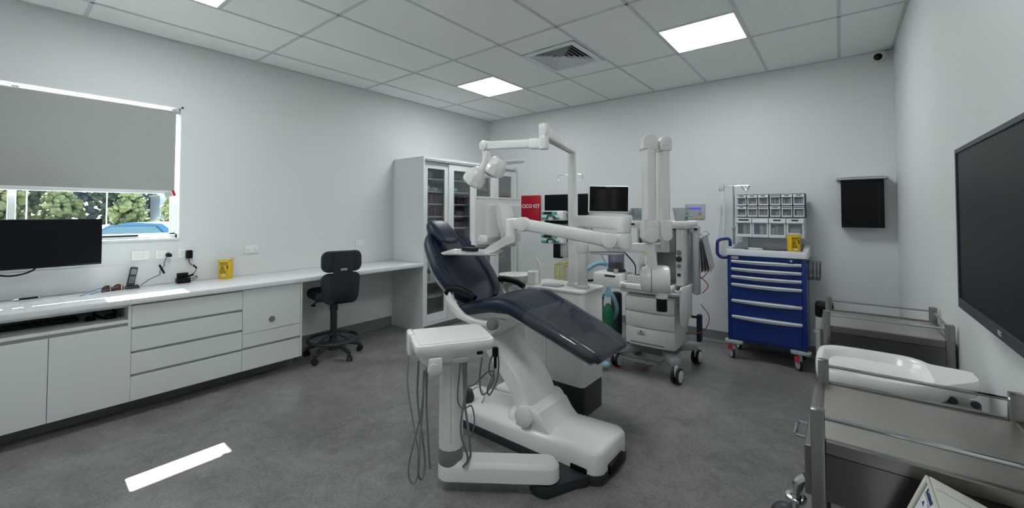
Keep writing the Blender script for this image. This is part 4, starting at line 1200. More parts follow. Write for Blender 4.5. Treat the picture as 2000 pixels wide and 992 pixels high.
b = MB(); b.cyl(L0 + LD * 0.16 + Vector((0, 0, 0.05)), L0 + LD * 0.29 + Vector((0, 0, 0.05)), 0.014, seg=14, bev=0.004); b.build('grip_handle', 'white', ol)

sa = thing('screen_arm', 'white articulated arm carrying the patient screen and tray', 'equipment arm', tuple(P2))
b = MB(); b.cyl(P2 + Vector((0, 0, 0.0005)), P2 + Vector((0, 0, 0.02)), 0.047, 0.042, seg=28, bev=0.003); b.cyl(P2 + Vector((0, 0, 0.02)), (P2.x, P2.y, 1.345), 0.0375, seg=32); b.build('post', 'white', sa, angle=40)
JE = Vector((3.475, -2.615, 0))
b = MB(); b.bar((P2.x, P2.y, 1.39), (JE.x, JE.y, 1.385), 0.07, 0.085, 0.012, 3, ext=0.035); b.build('fixed_arm', 'white', sa)
b = MB(); b.cyl((JE.x, JE.y, 1.325), (JE.x, JE.y, 1.43), 0.044, seg=28, bev=0.006); b.build('joint_cap', 'white', sa, angle=40)
b = MB(); b.cyl((JE.x, JE.y, 1.225), (JE.x, JE.y, 1.324), 0.046, seg=28, bev=0.008); b.bar((JE.x, JE.y, 1.272), (JE.x - 0.09, JE.y - 0.06, 1.272), 0.075, 0.09, 0.02, 3); b.build('joint_hub', 'white', sa, angle=40)
JL = Vector((2.86, -2.87, 1.375)); JR = Vector((3.40, -2.665, 1.275))
pd = (JL - JR).normalized(); pn = Vector((pd.y, -pd.x, 0)).normalized()
for j in (JR, JL):
    b = MB(); b.cyl(j - pn * 0.042, j + pn * 0.042, 0.048, seg=28, bev=0.006); b.build('arm_disc', 'white', sa, angle=40)
b = MB(); b.loft([[j + pn * s * 0.036 + Vector((0, 0, q * h)) for s, q in ((-1, -0.8), (-0.8, -1), (0.8, -1), (1, -0.8), (1, 0.8), (0.8, 1), (-0.8, 1), (-1, 0.8))] for j, h in ((JR, 0.043), (JL, 0.038))]); b.build('spring_arm', 'white', sa, angle=50)
VB = Vector((2.79, -2.915, 0))
b = MB(); b.bar(JL, (VB.x, VB.y, 1.372), 0.07, 0.085, 0.02, 3, ext=0.01); b.cyl((VB.x, VB.y, 1.265), (VB.x, VB.y, 1.41), 0.038, seg=24, bev=0.006); b.build('drop_joint', 'white', sa, angle=40)
b = MB(); b.loft([[Vector((VB.x, VB.y, 0)).lerp(Vector((2.66, -3.02, 0)), u) + Vector((-0.62, -0.5, 0)).normalized().cross(Vector((0, 0, 1))) * s * w + Vector((0, 0, z + q * h)) for s, q in ((-1, -1), (1, -1), (1, 1), (-1, 1))] for u, z, w, h in ((-0.15, 1.275, 0.042, 0.02), (0.2, 1.262, 0.045, 0.028), (0.7, 1.215, 0.05, 0.028), (1.1, 1.185, 0.05, 0.014))]); b.build('tray_bracket', 'offw', sa, angle=50)
# tray
TT = frame((2.545, -3.03, 1.183), (0.87, 0.49, 0), (-0.49, 0.87, 0))
b = MB(); b.loft([[TT @ Vector((x * s, y * s, z)) for x, y in rrect(-0.19, 0.19, -0.16, 0.16, 0.035)] for s, z in ((0.95, -0.014), (1, -0.006), (1, 0.001), (0.96, 0.001), (0.94, -0.004))]); b.build('tray', 'white', sa, angle=50)
# screen seen from behind, facing the head of the chair
SXm, SY0, SY1, SZ0, SZ1 = 2.62, -3.092, -2.575, 1.232, 1.565
b = MB(); b.bb((SXm - 0.04, SY0, SZ0), (SXm, SY1, SZ1), 0.006); scn = b.build('screen_housing', 'offw', sa)
b = MB(); b.bb((SXm - 0.0415, SY0 + 0.012, SZ0 + 0.02), (SXm - 0.0395, SY1 - 0.012, SZ1 - 0.012)); b.build('screen_glass', 'screen', scn, angle=0)
b = MB(); b.loft([[(SXm + dx, y, z) for y, z in rrect(SY0 + 0.10 + i, SY1 - 0.03 - i, SZ0 + 0.03 + i, SZ1 - 0.045 - i, 0.012)] for dx, i in ((-0.002, 0), (0.02, 0.012), (0.026, 0.018))]); b.build('rear_bulge', 'offw', scn, angle=40)
b = MB(); b.loft([[(x, y0, z), (x, y1, z), (x - 0.045, y1, z), (x - 0.045, y0, z)] for z, x, y0, y1 in ((1.52, 2.665, -2.90, -2.77), (1.46, 2.69, -2.90, -2.77), (1.36, 2.70, -2.90, -2.77), (1.31, 2.70, -2.87, -2.77), (1.24, 2.71, -2.87, -2.80))]); b.build('rear_column', 'white', scn, angle=40)
b = MB()
for k in range(26):
    b.bb((SXm - 0.001, SY0 + 0.03 + k * 0.018, SZ1 - 0.022), (SXm + 0.0008, SY0 + 0.034 + k * 0.018, SZ1 - 0.012))
vs = b.build('vent_slots', 'grey', scn, angle=0); vs['kind'] = 'stuff'
for y in (SY0 + 0.02, (SY0 + SY1) / 2, SY1 - 0.02):
    b = MB(); b.cyl((SXm - 0.001, y, SZ1 - 0.015), (SXm + 0.0015, y, SZ1 - 0.015), 0.004, seg=10); b.build('screw', 'grey', scn)
b = MB(); b.bb((SXm, -2.755, 1.38), (SXm + 0.012, -2.735, 1.47), 0.002); b.build('port_strip', 'grey', scn)
b = MB(); b.bb((SXm - 0.01, SY0 + 0.035, SZ0 + 0.015), (SXm + 0.03, SY0 + 0.095, SZ0 + 0.065), 0.008); k = b.build('side_clip', 'white', scn); b = MB(); b.cyl((SXm + 0.01, SY0 + 0.035, SZ0 + 0.04), (SXm + 0.01, SY0 + 0.022, SZ0 + 0.04), 0.014, seg=18, bev=0.002); b.build('clip_knob', 'white', scn)
b = MB(); b.bb((SXm - 0.06, -2.88, SZ0 - 0.03), (SXm + 0.05, -2.70, SZ0 + 0.012), 0.01); b.build('lower_bracket', 'lgrey', scn)
# black handpiece case on the tray
t = thing('black_case', 'small black case lying on the white tray under the screen', 'case', tuple(TT @ Vector((-0.01, -0.02, 0.001))))
X = TT @ Matrix.Translation((-0.02, -0.02, 0.0015)) @ Matrix.Rotation(-0.45, 4, 'Z')
b = MB(X); b.box((0, 0, 0.013), (0.115, 0.055, 0.026), 0.006, 2); b.build('body', 'black', t)
b = MB(X); b.cyl((0.045, -0.02, 0.016), (0.085, -0.02, 0.016), 0.012, seg=14, bev=0.002); b.build('end_cap', 'black', t)

# x-ray unit on an extension bar from the second post
xr = thing('xray_unit', 'white dental x-ray head on a folded double arm', 'x-ray unit', (3.535, -2.085, 1.19))
XB = Vector((3.545, -2.03, 1.195))
b = MB(); b.bar((P2.x + 0.05, P2.y + 0.03, 1.195), XB, 0.06, 0.065, 0.008, 2, ext=0.02); b.cyl((P2.x, P2.y, 1.155), (P2.x, P2.y, 1.235), 0.046, seg=24, bev=0.004); b.build('extension_bar', 'white', xr)
b = MB(); b.bb((P2.x + 0.055, P2.y + 0.02, 1.145), (P2.x + 0.26, P2.y + 0.19, 1.16), 0.002); b.build('under_plate', 'lgrey', xr)
def octbar(p, q, w, d, name):
    p, q = Vector(p), Vector(q)
    xa = Vector((0.784, 0.621, 0)); ya = Vector((-0.621, 0.784, 0))
    b = MB()
    o = [(-1, -0.45), (-0.5, -1), (0.5, -1), (1, -0.45), (1, 0.45), (0.5, 1), (-0.5, 1), (-1, 0.45)]
    b.loft([[c + xa * u * w + ya * v * d for u, v in o] for c in (p, q)])
    return b.build(name, 'white', xr, angle=30)
ra, fa = Vector((3.562, -2.105, 0)), Vector((3.487, -2.205, 0))
xa = Vector((0.784, 0.621, 0)); ya = Vector((-0.621, 0.784, 0))
octbar((ra.x, ra.y, 1.30), (ra.x, ra.y, 1.96), 0.036, 0.045, 'rear_arm')
octbar((fa.x, fa.y, 1.30), (fa.x, fa.y, 1.96), 0.046, 0.05, 'front_arm')
for c, w, z0, z1, nm in ((ra, 0.041, 1.895, 2.005, 'rear_arm_cap'), (fa, 0.055, 1.90, 2.015, 'front_arm_cap'), (ra, 0.041, 1.25, 1.40, 'rear_arm_knuckle'), (fa, 0.055, 1.24, 1.40, 'front_arm_knuckle')):
    b = MB()
    b.box((0, 0, 0), (w * 2, 0.105, (z1 - z0) - w * 0.5), 0.012, 3, frame((c.x, c.y, (z0 + z1) / 2 + (-0.25 if z0 > 1.5 else 0.25) * w), xa, ya))
    e = Vector((c.x, c.y, z1 - w if z0 > 1.5 else z0 + w))
    b.cyl(e - ya * 0.055, e + ya * 0.055, w, seg=28, bev=0.008)
    b.build(nm, 'white', xr, angle=40)
b = MB(); b.cyl(Vector((ra.x, ra.y, 1.955)) - xa * 0.05, Vector((fa.x, fa.y, 1.955)) + xa * 0.0, 0.030, seg=20); b.build('top_hinge', 'white', xr)
b = MB(); b.bar((ra.x, ra.y, 1.28), (ra.x - 0.01, ra.y + 0.04, 1.20), 0.055, 0.055, 0.01); b.build('rear_neck', 'white', xr)
b = MB(); b.bar((fa.x + 0.005, fa.y + 0.005, 1.26), (fa.x + 0.02, fa.y + 0.02, 1.02), 0.062, 0.05, 0.012, 3, up=(0, 1, 0)); b.build('drop_stem', 'white', xr)
HC = Vector((3.515, -2.145, 0.975))
ax = Vector((0.93, 0.355, 0)).normalized()
b = MB()
X = frame(HC, ax, (0, 0, 1)) @ Matrix.Rotation(math.radians(90), 4, 'Y')
b.lathe([(0.001, -0.115), (0.05, -0.112), (0.08, -0.098), (0.096, -0.07), (0.10, -0.045), (0.10, 0.06), (0.094, 0.082), (0.084, 0.09), (0.001, 0.092)], X, 36); b.build('tube_head', 'white', xr, angle=30)
b = MB(); b.lathe([(0.1005, -0.038), (0.102, -0.038), (0.102, -0.032), (0.1005, -0.032)], X, 36); b.build('seam_ring', 'grey', xr)
NB2 = HC + ax * 0.035
b = MB(); b.cyl(NB2 + Vector((0, 0, -0.085)), NB2 + Vector((0, 0, -0.135)), 0.045, 0.042, seg=24, bev=0.004); b.build('collimator', 'white', xr, angle=40)
b = MB(); b.cyl(NB2 + Vector((0, 0, -0.1355)), NB2 + Vector((0, 0, -0.225)), 0.037, seg=24, bev=0.002); b.build('tube_cone', 'black', xr, angle=40)
# ------------------------------------------------------------------ anaesthetic machine
an = thing('anaesthetic_machine', 'pale grey anaesthetic machine with drawers on four casters', 'medical machine', (3.17, -1.15, 0))
AX0, AX1, AY0, AY1 = 2.965, 3.41, -1.42, -0.95
# wheel base
def leg(p0, p1, yaw):
    b = MB(); b.bar(p0, p1, 0.085, 0.07, 0.02, 3); l = b.build('base_leg', 'lgrey', an)
    w, g = MB(), MB()
    caster(w, g, (p1[0], p1[1]), 0.066, 0.024, yaw, 0.15)
    c = w.build('caster', 'rubber', an); g.build('fork', 'offw', c)
    a = Vector((math.cos(yaw), math.sin(yaw), 0))
    for s in (-1, 1):
        hub = MB()
        o = Vector((p1[0], p1[1], 0.066)) + a * s * (0.024 * 0.85 + 0.0121)
        hub.cyl(o, o + a * s * 0.003, 0.051, seg=20, bev=0.001)
        hub.build('hub_cap', 'offw', c)
leg((3.28, -1.25, 0.17), (3.45, -1.475, 0.165), -0.1)
leg((3.28, -1.05, 0.17), (3.45, -0.86, 0.165), -0.1)
leg((3.05, -1.25, 0.17), (2.885, -1.42, 0.165), -0.15)
leg((3.05, -1.05, 0.17), (2.89, -0.88, 0.165), -0.1)
b = MB(); b.bb((3.0, -1.3, 0.135), (3.36, -0.99, 0.235), 0.02); b.build('base_frame', 'grey', an)
b = MB(); b.tube([(2.95 + 0.19 * math.cos(q) + 0.15, -1.43 + 0.06 * math.sin(q), 0.115) for q in [k * math.pi / 6 for k in range(12)]], 0.008, 6, 3, closed=True)
b.bb((3.02, -1.47, 0.108), (3.18, -1.39, 0.118), 0.004); b.build('foot_bar', 'grey', an)
# drawer cabinet
b = MB(); b.prism(rrect(AX0, AX1, AY0 + 0.02, AY1, 0.04), 0.235, 0.70, 'z', 0.012); b.build('cabinet', 'offw', an, angle=40)
for z0, z1 in ((0.245, 0.405), (0.41, 0.545), (0.55, 0.685)):
    b = MB()
    rings = []
    for k in range(9):
        u = -1 + k / 4
        x = (AX0 + AX1) / 2 + u * (AX1 - AX0) / 2
        y = AY0 - 0.012 + 0.03 * u ** 4
        rings.append([(x, y + 0.03, z0), (x, y + 0.006, z0), (x, y, z0 + 0.012), (x, y, z1 - 0.02), (x, y + 0.012, z1 - 0.004), (x, y + 0.03, z1 - 0.004)])
    b.loft(rings); d = b.build('drawer', 'offw', an, angle=40)
    if z0 < 0.3:
        b = MB(); b.bb((3.08, AY0 - 0.0165, 0.335), (3.17, AY0 - 0.011, 0.385), 0.001, 1); pl = b.build('name_plate', 'paper', d, angle=0)
        b = MB(); b.lathe([(0.001, 0), (0.008, 0), (0.008, 0.001), (0.001, 0.001)], frame((3.125, AY0 - 0.0165, 0.374), (1, 0, 0), (0, 0, 1)), 12)
        for k in range(3):
            b.bb((3.095, AY0 - 0.0172, 0.358 - k * 0.008), (3.155, AY0 - 0.0165, 0.361 - k * 0.008))
        b.build('print', 'ink', d, angle=0)
        b = MB(); b.bb((3.02, AY0 - 0.015, 0.266), (3.33, AY0 - 0.011, 0.276), 0.001, 1); b.build('pull_slot', 'grey', d, angle=0)
# work surface
b = MB(); b.prism(rrect(2.93, 3.47, -1.48, -0.98, 0.04), 0.725, 0.755, 'z', 0.01); b.build('worksurface_underside', 'lgrey', an, angle=40)
b = MB(); b.prism(rrect(2.925, 3.40, -1.49, -1.0, 0.04), 0.755, 0.805, 'z', 0.012); ws = b.build('work_surface', 'offw', an, angle=40)
b = MB(); b.bb((2.97, -1.45, 0.805), (3.37, -1.05, 0.809)); b.build('mat', 'grey', ws, angle=0)
b = MB(); b.cyl((2.985, -1.491, 0.78), (2.985, -1.503, 0.78), 0.02, seg=24, bev=0.002); b.build('brake_knob', 'lgrey', ws)
# upright frame
for x in (3.0, 3.43):
    b = MB(); b.bb((x - 0.03, -1.10, 0.75), (x + 0.03, -1.0, 1.35), 0.008); b.build('upright', 'offw', an)
b = MB(); b.bb((2.96, -1.06, 0.70), (3.47, -0.96, 1.33), 0.01); b.build('rear_panel', 'lgrey', an)
b = MB(); b.prism(rrect(2.95, 3.50, -1.35, -0.93, 0.04), 1.31, 1.375, 'z', 0.01); b.build('top_shelf', 'offw', an, angle=40)
b = MB(); b.bb((3.0, -1.353, 1.335), (3.035, -1.345, 1.352)); b.build('switch', 'black', an)
b = MB(); b.bb((3.02, -1.2, 0.95), (3.16, -1.06, 1.20), 0.01); b.build('monitor_module', 'offw', an)
b = MB(); b.bb((3.05, -1.33, 1.13), (3.12, -1.2, 1.30), 0.008); fl = b.build('flow_meter_block', 'lgrey', an)
b = MB(); b.bb((3.072, -1.334, 1.15), (3.098, -1.328, 1.28)); b.build('flow_tube', 'dgrey', fl, angle=0)
b = MB(); b.bb((3.20, -1.33, 1.10), (3.40, -1.1, 1.30), 0.008); vb = b.build('vaporiser_bay', 'grey', an)
b = MB(); b.cyl((3.28, -1.34, 1.16), (3.28, -1.31, 1.16), 0.03, seg=20); b.build('vaporiser_dial', 'lgrey', vb)
b = MB(); b.bb((3.40, -1.32, 0.80), (3.47, -1.08, 1.31), 0.01); gp = b.build('gauge_panel', 'offw', an)
for z, r, m in ((1.10, 0.022, 'grey'), (1.04, 0.026, 'dgrey'), (0.98, 0.018, 'grey'), (0.90, 0.016, 'dgrey')):
    b = MB(); b.cyl((3.43, -1.321, z), (3.43, -1.335, z), r, seg=20, bev=0.003); b.build('gauge', m, gp)
# side rail with folded papers, side flap
b = MB(); b.bb((3.52, -1.22, 0.72), (3.565, -1.14, 1.33), 0.008); b.build('side_rail', 'lgrey', an)
b = MB(); b.bb((3.47, -1.2, 1.27), (3.53, -1.16, 1.30), 0.003); b.bb((3.47, -1.2, 0.78), (3.53, -1.16, 0.81), 0.003); b.build('rail_bracket', 'lgrey', an)
b = MB(); b.bb((3.53, -1.223, 1.295), (3.56, -1.219, 1.315)); b.build('rail_slot', 'black', an, angle=0)
b = MB(); b.prism([(-1.52, 0.80), (-1.50, 0.82), (-1.22, 0.81), (-1.20, 0.79), (-1.21, 0.54), (-1.30, 0.52), (-1.43, 0.47), (-1.50, 0.50), (-1.52, 0.58)], 3.49, 3.508, 'x', 0.003); b.build('side_flap', 'offw', an)
b = MB(); b.bar((3.41, -1.40, 0.76), (3.495, -1.42, 0.76), 0.05, 0.03, 0.006); b.bar((3.41, -1.3, 0.62), (3.495, -1.3, 0.62), 0.05, 0.03, 0.006); b.build('flap_bracket', 'lgrey', an)
# absorber with bellows
b = MB(); b.bb((2.62, -1.40, 0.725), (2.92, -1.12, 0.865), 0.02); ab = b.build('absorber_block', 'offw', an)
b = MB(); b.bb((2.75, -1.405, 0.83), (2.86, -1.398, 0.85), 0.002); b.build('absorber_slot', 'dgrey', ab)
b = MB(); b.bar((2.90, -1.2, 0.78), (3.0, -1.12, 0.78), 0.06, 0.05, 0.01); b.build('absorber_arm', 'grey', ab)
b = MB(); b.cyl((2.85, -1.36, 0.865), (2.85, -1.36, 0.905), 0.022, seg=20, bev=0.003); b.build('apl_valve', 'lgrey', ab)
b = MB(); b.cyl((2.79, -1.22, 0.866), (2.79, -1.22, 0.89), 0.095, 0.088, seg=32, bev=0.004); b.build('bellows_base', 'dgrey', an)
b = MB()
prof = [(0.001, 0.891)]
for k in range(5):
    prof += [(0.045, 0.893 + k * 0.012), (0.062, 0.899 + k * 0.012)]
prof += [(0.045, 0.955), (0.001, 0.956)]
b.lathe(prof, Matrix.Translation((2.79, -1.22, 0)), 28); b.build('bellows', 'black', an, angle=60)
b = MB(); b.lathe([(0.076, 0.89), (0.079, 0.89), (0.079, 1.045), (0.076, 1.045)], Matrix.Translation((2.79, -1.22, 0)), 36); b.build('bellows_housing', 'violet', an, angle=60)
b = MB(); b.cyl((2.79, -1.22, 1.0452), (2.79, -1.22, 1.052), 0.08, seg=32, bev=0.002); b.build('housing_lid', 'violet', an)
b = MB()
for k in range(5):
    b.box((2.79 - 0.045, -1.22 - 0.066, 0.92 + k * 0.024), (0.014, 0.003, 0.004))
sc = b.build('scale_marks', 'ink', an, angle=0); sc['kind'] = 'stuff'
b = MB(); b.tube([(2.79, -1.15, 0.87), (2.60, -1.10, 0.95), (2.45, -1.1, 1.3)], 0.003, 5); b.tube([(2.86, -1.17, 1.05), (2.98, -1.22, 0.95), (3.02, -1.3, 0.86)], 0.007, 6); b.build('sensing_line', 'black', an)
def hose(pts, r, m, name='corrugated_hose'):
    P = spline(pts, 10)
    L = 0
    b = MB()
    rings = []
    prev = None
    # resample for ribs
    D = [0]
    for i in range(1, len(P)):
        D.append(D[-1] + (P[i] - P[i - 1]).length)
    n = int(D[-1] / 0.007)
    pts2 = []
    for k in range(n + 1):
        d = D[-1] * k / n
        i = max(j for j in range(len(D)) if D[j] <= d + 1e-9)
        i = min(i, len(P) - 2)
        f = (d - D[i]) / max(1e-9, D[i + 1] - D[i])
        pts2.append(P[i].lerp(P[i + 1], f))
    for i, p in enumerate(pts2):
        t = (pts2[min(i + 1, n)] - pts2[max(i - 1, 0)]).normalized()
        if prev is None:
            u = t.orthogonal().normalized()
        else:
            u = (prev - t * prev.dot(t)).normalized()
        prev = u
        v = t.cross(u)
        rr = r * (1.0 if i % 2 else 0.84)
        rings.append([p + (u * math.cos(2 * math.pi * k / 10) + v * math.sin(2 * math.pi * k / 10)) * rr for k in range(10)])
    b.loft(rings)
    return b.build(name, m, an, angle=60)
hose([(2.68, -1.14, 0.86), (2.62, -1.06, 0.90), (2.52, -1.10, 0.91), (2.44, -1.2, 0.84), (2.42, -1.24, 0.74)], 0.026, 'hose')
hose([(2.775, -1.40, 0.68), (2.73, -1.42, 0.65), (2.66, -1.44, 0.55), (2.60, -1.45, 0.40), (2.60, -1.46, 0.25), (2.68, -1.48, 0.08), (2.80, -1.52, 0.045), (2.85, -1.56, 0.04), (2.72, -1.60, 0.032), (2.66, -1.55, 0.032)], 0.024, 'hose')
hose([(2.815, -1.40, 0.68), (2.85, -1.38, 0.6), (2.855, -1.36, 0.5), (2.80, -1.33, 0.42), (2.73, -1.34, 0.45), (2.70, -1.37, 0.55), (2.72, -1.39, 0.63)], 0.022, 'hose')
b = MB(); b.cyl((2.775, -1.41, 0.66), (2.80, -1.41, 0.735), 0.02, seg=14); b.cyl((2.815, -1.41, 0.66), (2.79, -1.41, 0.735), 0.02, seg=14); b.cyl((2.795, -1.425, 0.60), (2.795, -1.42, 0.70), 0.02, seg=14); b.build('y_connector', 'hose', an)
b = MB(); b.lathe([(0.001, 0.31), (0.012, 0.315), (0.04, 0.36), (0.055, 0.43), (0.05, 0.50), (0.032, 0.555), (0.018, 0.58), (0.018, 0.60), (0.001, 0.60)], Matrix.Translation((2.80, -1.43, 0)) @ Matrix.Diagonal((1, 0.8, 1, 1)), 24); b.build('breathing_bag', 'green', an, label='green rubber breathing bag', angle=60)
b = MB(); b.cyl((2.80, -1.43, 0.585), (2.797, -1.427, 0.64), 0.021, seg=16); b.build('bag_neck', 'offw', an)
b = MB(); b.tube([(2.62, -1.3, 0.78), (2.55, -1.32, 0.76), (2.50, -1.4, 0.78)], 0.012, 8); b.build('elbow_fitting', 'black', an)
b = MB(); b.tube([(2.60, -1.38, 0.74), (2.68, -1.42, 0.70), (2.76, -1.42, 0.72)], 0.006, 6); b.build('yellow_line', 'lemon', an)
for x in (2.70, 2.86):
    b = MB(); b.cyl((x, -1.02, 0.135), (x, -1.02, 0.62), 0.057, seg=20, bev=0.03); b.build('gas_cylinder', 'dgrey' if x < 2.8 else 'grey', an, angle=50)
b = MB(); b.bb((2.63, -1.1, 0.10), (2.98, -0.94, 0.136), 0.01); b.build('cylinder_cradle', 'navy', an)
# cables
def wire(pts, r, m, parent, name='cable'):
    b = MB(); b.tube(pts, r, 6, 6); return b.build(name, m, parent)
wire([(3.57, -1.15, 1.0), (3.60, -1.1, 1.02), (3.63, -1.1, 0.95), (3.57, -1.12, 0.86), (3.56, -1.15, 0.88), (3.62, -1.12, 0.80), (3.58, -1.15, 0.73)], 0.004, 'redcable', an)
wire([(3.56, -1.12, 0.62), (3.62, -1.1, 0.52), (3.60, -1.12, 0.42), (3.53, -1.12, 0.36), (3.45, -1.2, 0.36)], 0.004, 'redcable', an)
wire([(3.30, -1.33, 0.12), (3.18, -1.45, 0.07), (3.05, -1.50, 0.03), (2.92, -1.52, 0.025), (2.84, -1.53, 0.05)], 0.004, 'redcable', an)
b = MB(); b.bb((3.49, -1.02, 0.25), (3.53, -0.95, 0.50), 0.01); b.bar((3.44, -0.985, 0.47), (3.51, -0.985, 0.47), 0.02, 0.02); b.build('strap', 'navy', an)

# things on the machine
def tub(x, y, z, label):
    t = thing('clear_tub', label, 'tub', (x, y, z), 'clear tubs on the anaesthetic machine')
    b = MB()
    o = [[(x + sx * s, y + sy * s, z + 0.001 + h) for sx, sy in ((-1, -1), (1, -1), (1, 1), (-1, 1))] for s, h in ((0.045, 0), (0.06, 0.12), (0.057, 0.12), (0.043, 0.004))]
    b.loft(o); b.build('wall', 'clear', t, angle=0)
    b = MB(); b.bb((x - 0.03, y - 0.03, z + 0.006), (x + 0.03, y + 0.03, z + 0.012), 0.002); b.build('liner', 'grey', t)
tub(3.035, -1.24, 1.375, 'clear plastic tub at the left end of the machine top')
tub(3.43, -1.24, 1.375, 'clear plastic tub at the right end of the machine top')
t = thing('wire_basket', 'small white perforated basket on the machine work surface', 'basket', (3.06, -1.33, 0.809))
b = MB()
for lo, hi in (((2.985, -1.41, 0.8105), (3.165, -1.405, 0.87)), ((2.985, -1.255, 0.8105), (3.165, -1.25, 0.87)), ((2.985, -1.405, 0.8105), (2.99, -1.255, 0.87)), ((3.16, -1.405, 0.8105), (3.165, -1.255, 0.87)), ((2.99, -1.405, 0.8105), (3.16, -1.255, 0.814))):
    b.bb(lo, hi)
b.build('basket_body', 'white', t, angle=0)
for i in range(3):
    for j in range(7):
        b = MB() if i == 0 and j == 0 else b
        b.cyl((3.0 + j * 0.0245 + (i % 2) * 0.01, -1.4105, 0.825 + i * 0.014), (3.0 + j * 0.0245 + (i % 2) * 0.01, -1.409, 0.825 + i * 0.014), 0.005, seg=8)
h = b.build('perforations', 'dgrey', t, angle=0); h['kind'] = 'stuff'
tag((lambda b: (b.tube([(3.02, -1.36, 0.83), (3.08, -1.30, 0.845), (3.13, -1.35, 0.85), (3.09, -1.38, 0.83), (3.03, -1.32, 0.86), (3.10, -1.29, 0.865), (3.14, -1.30, 0.84)], 0.008, 8), b.build('coiled_tubing', 'grey'))[1])(MB()), 'grey tubing coiled in the white perforated basket', 'tubing')
t = thing('suction_canister', 'small canister with a yellow lid ring on the machine', 'canister', (3.155, -1.29, 0.905))
b = MB(); b.cyl((3.155, -1.29, 0.95), (3.155, -1.29, 1.055), 0.042, 0.046, seg=24, bev=0.004); b.build('cup', 'offw', t)
b = MB(); b.cyl((3.155, -1.29, 1.0555), (3.155, -1.29, 1.078), 0.052, seg=24, bev=0.004); b.build('lid_ring', 'lemon', t)
b = MB(); b.bb((3.148, -1.338, 0.985), (3.162, -1.333, 1.03)); b.build('scale_window', 'dgrey', t)
b = MB(); b.bar((3.155, -1.25, 1.0), (3.13, -1.20, 1.0), 0.02, 0.02, 0.003); b.build('holder', 'grey', t)
t = thing('paper_sheaf', 'grey sheaf of clipped charts hanging on the machine rail', 'papers', (3.60, -1.12, 0.93))
for k in range(4):
    b = MB(); X = Matrix.Translation((3.571 + k * 0.006, -1.13, 1.24)) @ Matrix.Rotation(0.10 + k * 0.05, 4, 'X') @ Matrix.Rotation(-0.05 * k, 4, 'Y')
    b.box((0, 0.03, -0.17), (0.002, 0.17, 0.31), X=X); b.build('sheet', 'lgrey' if k % 2 else 'grey', t, angle=0)
b = MB(); b.tube([(3.565, -1.14, 1.26), (3.60, -1.11, 1.285), (3.63, -1.1, 1.26), (3.60, -1.1, 1.235)], 0.003, 6, closed=True); b.build('ring', 'chrome', t)
# patient monitor
t = thing('patient_monitor', 'black-screened patient monitor in a white bezel on the anaesthetic machine', 'monitor', (2.91, -1.62, 1.42))
MX = frame((2.90, -1.612, 1.572), (0.79, 0.61, -0.012), (0.03, -0.04, 1)) 
b = MB(); b.box((0, 0, -0.022), (0.372, 0.255, 0.036), 0.012, 3, MX); b.build('bezel', 'white', t)
b = MB(); b.box((0, 0.006, -0.004), (0.352, 0.226, 0.004), 0.0015, 1, MX); b.build('glass_front', 'black', t)
b = MB(); b.box((0, 0.0, -0.0015), (0.318, 0.186, 0.001), X=MX); b.build('display', 'screen', t, angle=0)
b = MB(); b.box((0, 0.112, -0.0012), (0.06, 0.004, 0.002), X=MX); b.box((0.0, -0.104, -0.0012), (0.012, 0.012, 0.002), X=MX); b.build('indicator', 'grey', t, angle=0)
b = MB(); b.box((0, -0.05, -0.07), (0.12, 0.12, 0.07), 0.015, 2, MX); b.build('rear_housing', 'white', t)
b = MB(); b.bar(MX @ Vector((0, -0.06, -0.10)), (3.0, -1.10, 1.42), 0.05, 0.04, 0.01); b.cyl((3.0, -1.08, 1.376), (3.0, -1.08, 1.45), 0.03, seg=18); b.build('support_arm', 'lgrey', t)
b = MB(); b.tube([MX @ Vector((-0.12, -0.12, -0.04)), MX @ Vector((-0.20, -0.16, -0.05)), MX @ Vector((-0.23, -0.22, -0.06))], 0.004, 6); b.build('cable', 'offw', t)

# ------------------------------------------------------------------ infusion stand
t = thing('infusion_stand', 'steel infusion stand with looped hooks behind the lamp post', 'stand', (1.765, -0.38, 0))
b = MB(); b.cyl((1.765, -0.38, 0.08), (1.765, -0.38, 1.955), 0.0125, seg=14); b.build('pole', 'chrome', t)
for s in (-1, 1):
    b = MB(); b.tube([(1.765, -0.38, 1.95), (1.765 + s * 0.10, -0.38, 1.952), (1.765 + s * 0.175, -0.38, 1.945), (1.765 + s * 0.19, -0.38, 1.905), (1.765 + s * 0.165, -0.38, 1.885), (1.765 + s * 0.14, -0.38, 1.905)], 0.0045, 8); b.build('hook', 'chrome', t)
for k in range(5):
    a = math.radians(20 + 72 * k)
    p = (1.765 + 0.26 * math.cos(a), -0.38 + 0.26 * math.sin(a))
    b = MB(); b.tube([(1.765, -0.38, 0.11), (1.765 + 0.14 * math.cos(a), -0.38 + 0.14 * math.sin(a), 0.085), (*p, 0.065)], 0.012, 8); b.build('leg', 'chrome', t)
    w, g = MB(), MB(); caster(w, g, p, 0.026, 0.014, a, 0.06); c = w.build('caster', 'rubber', t); g.build('fork', 'grey', c)
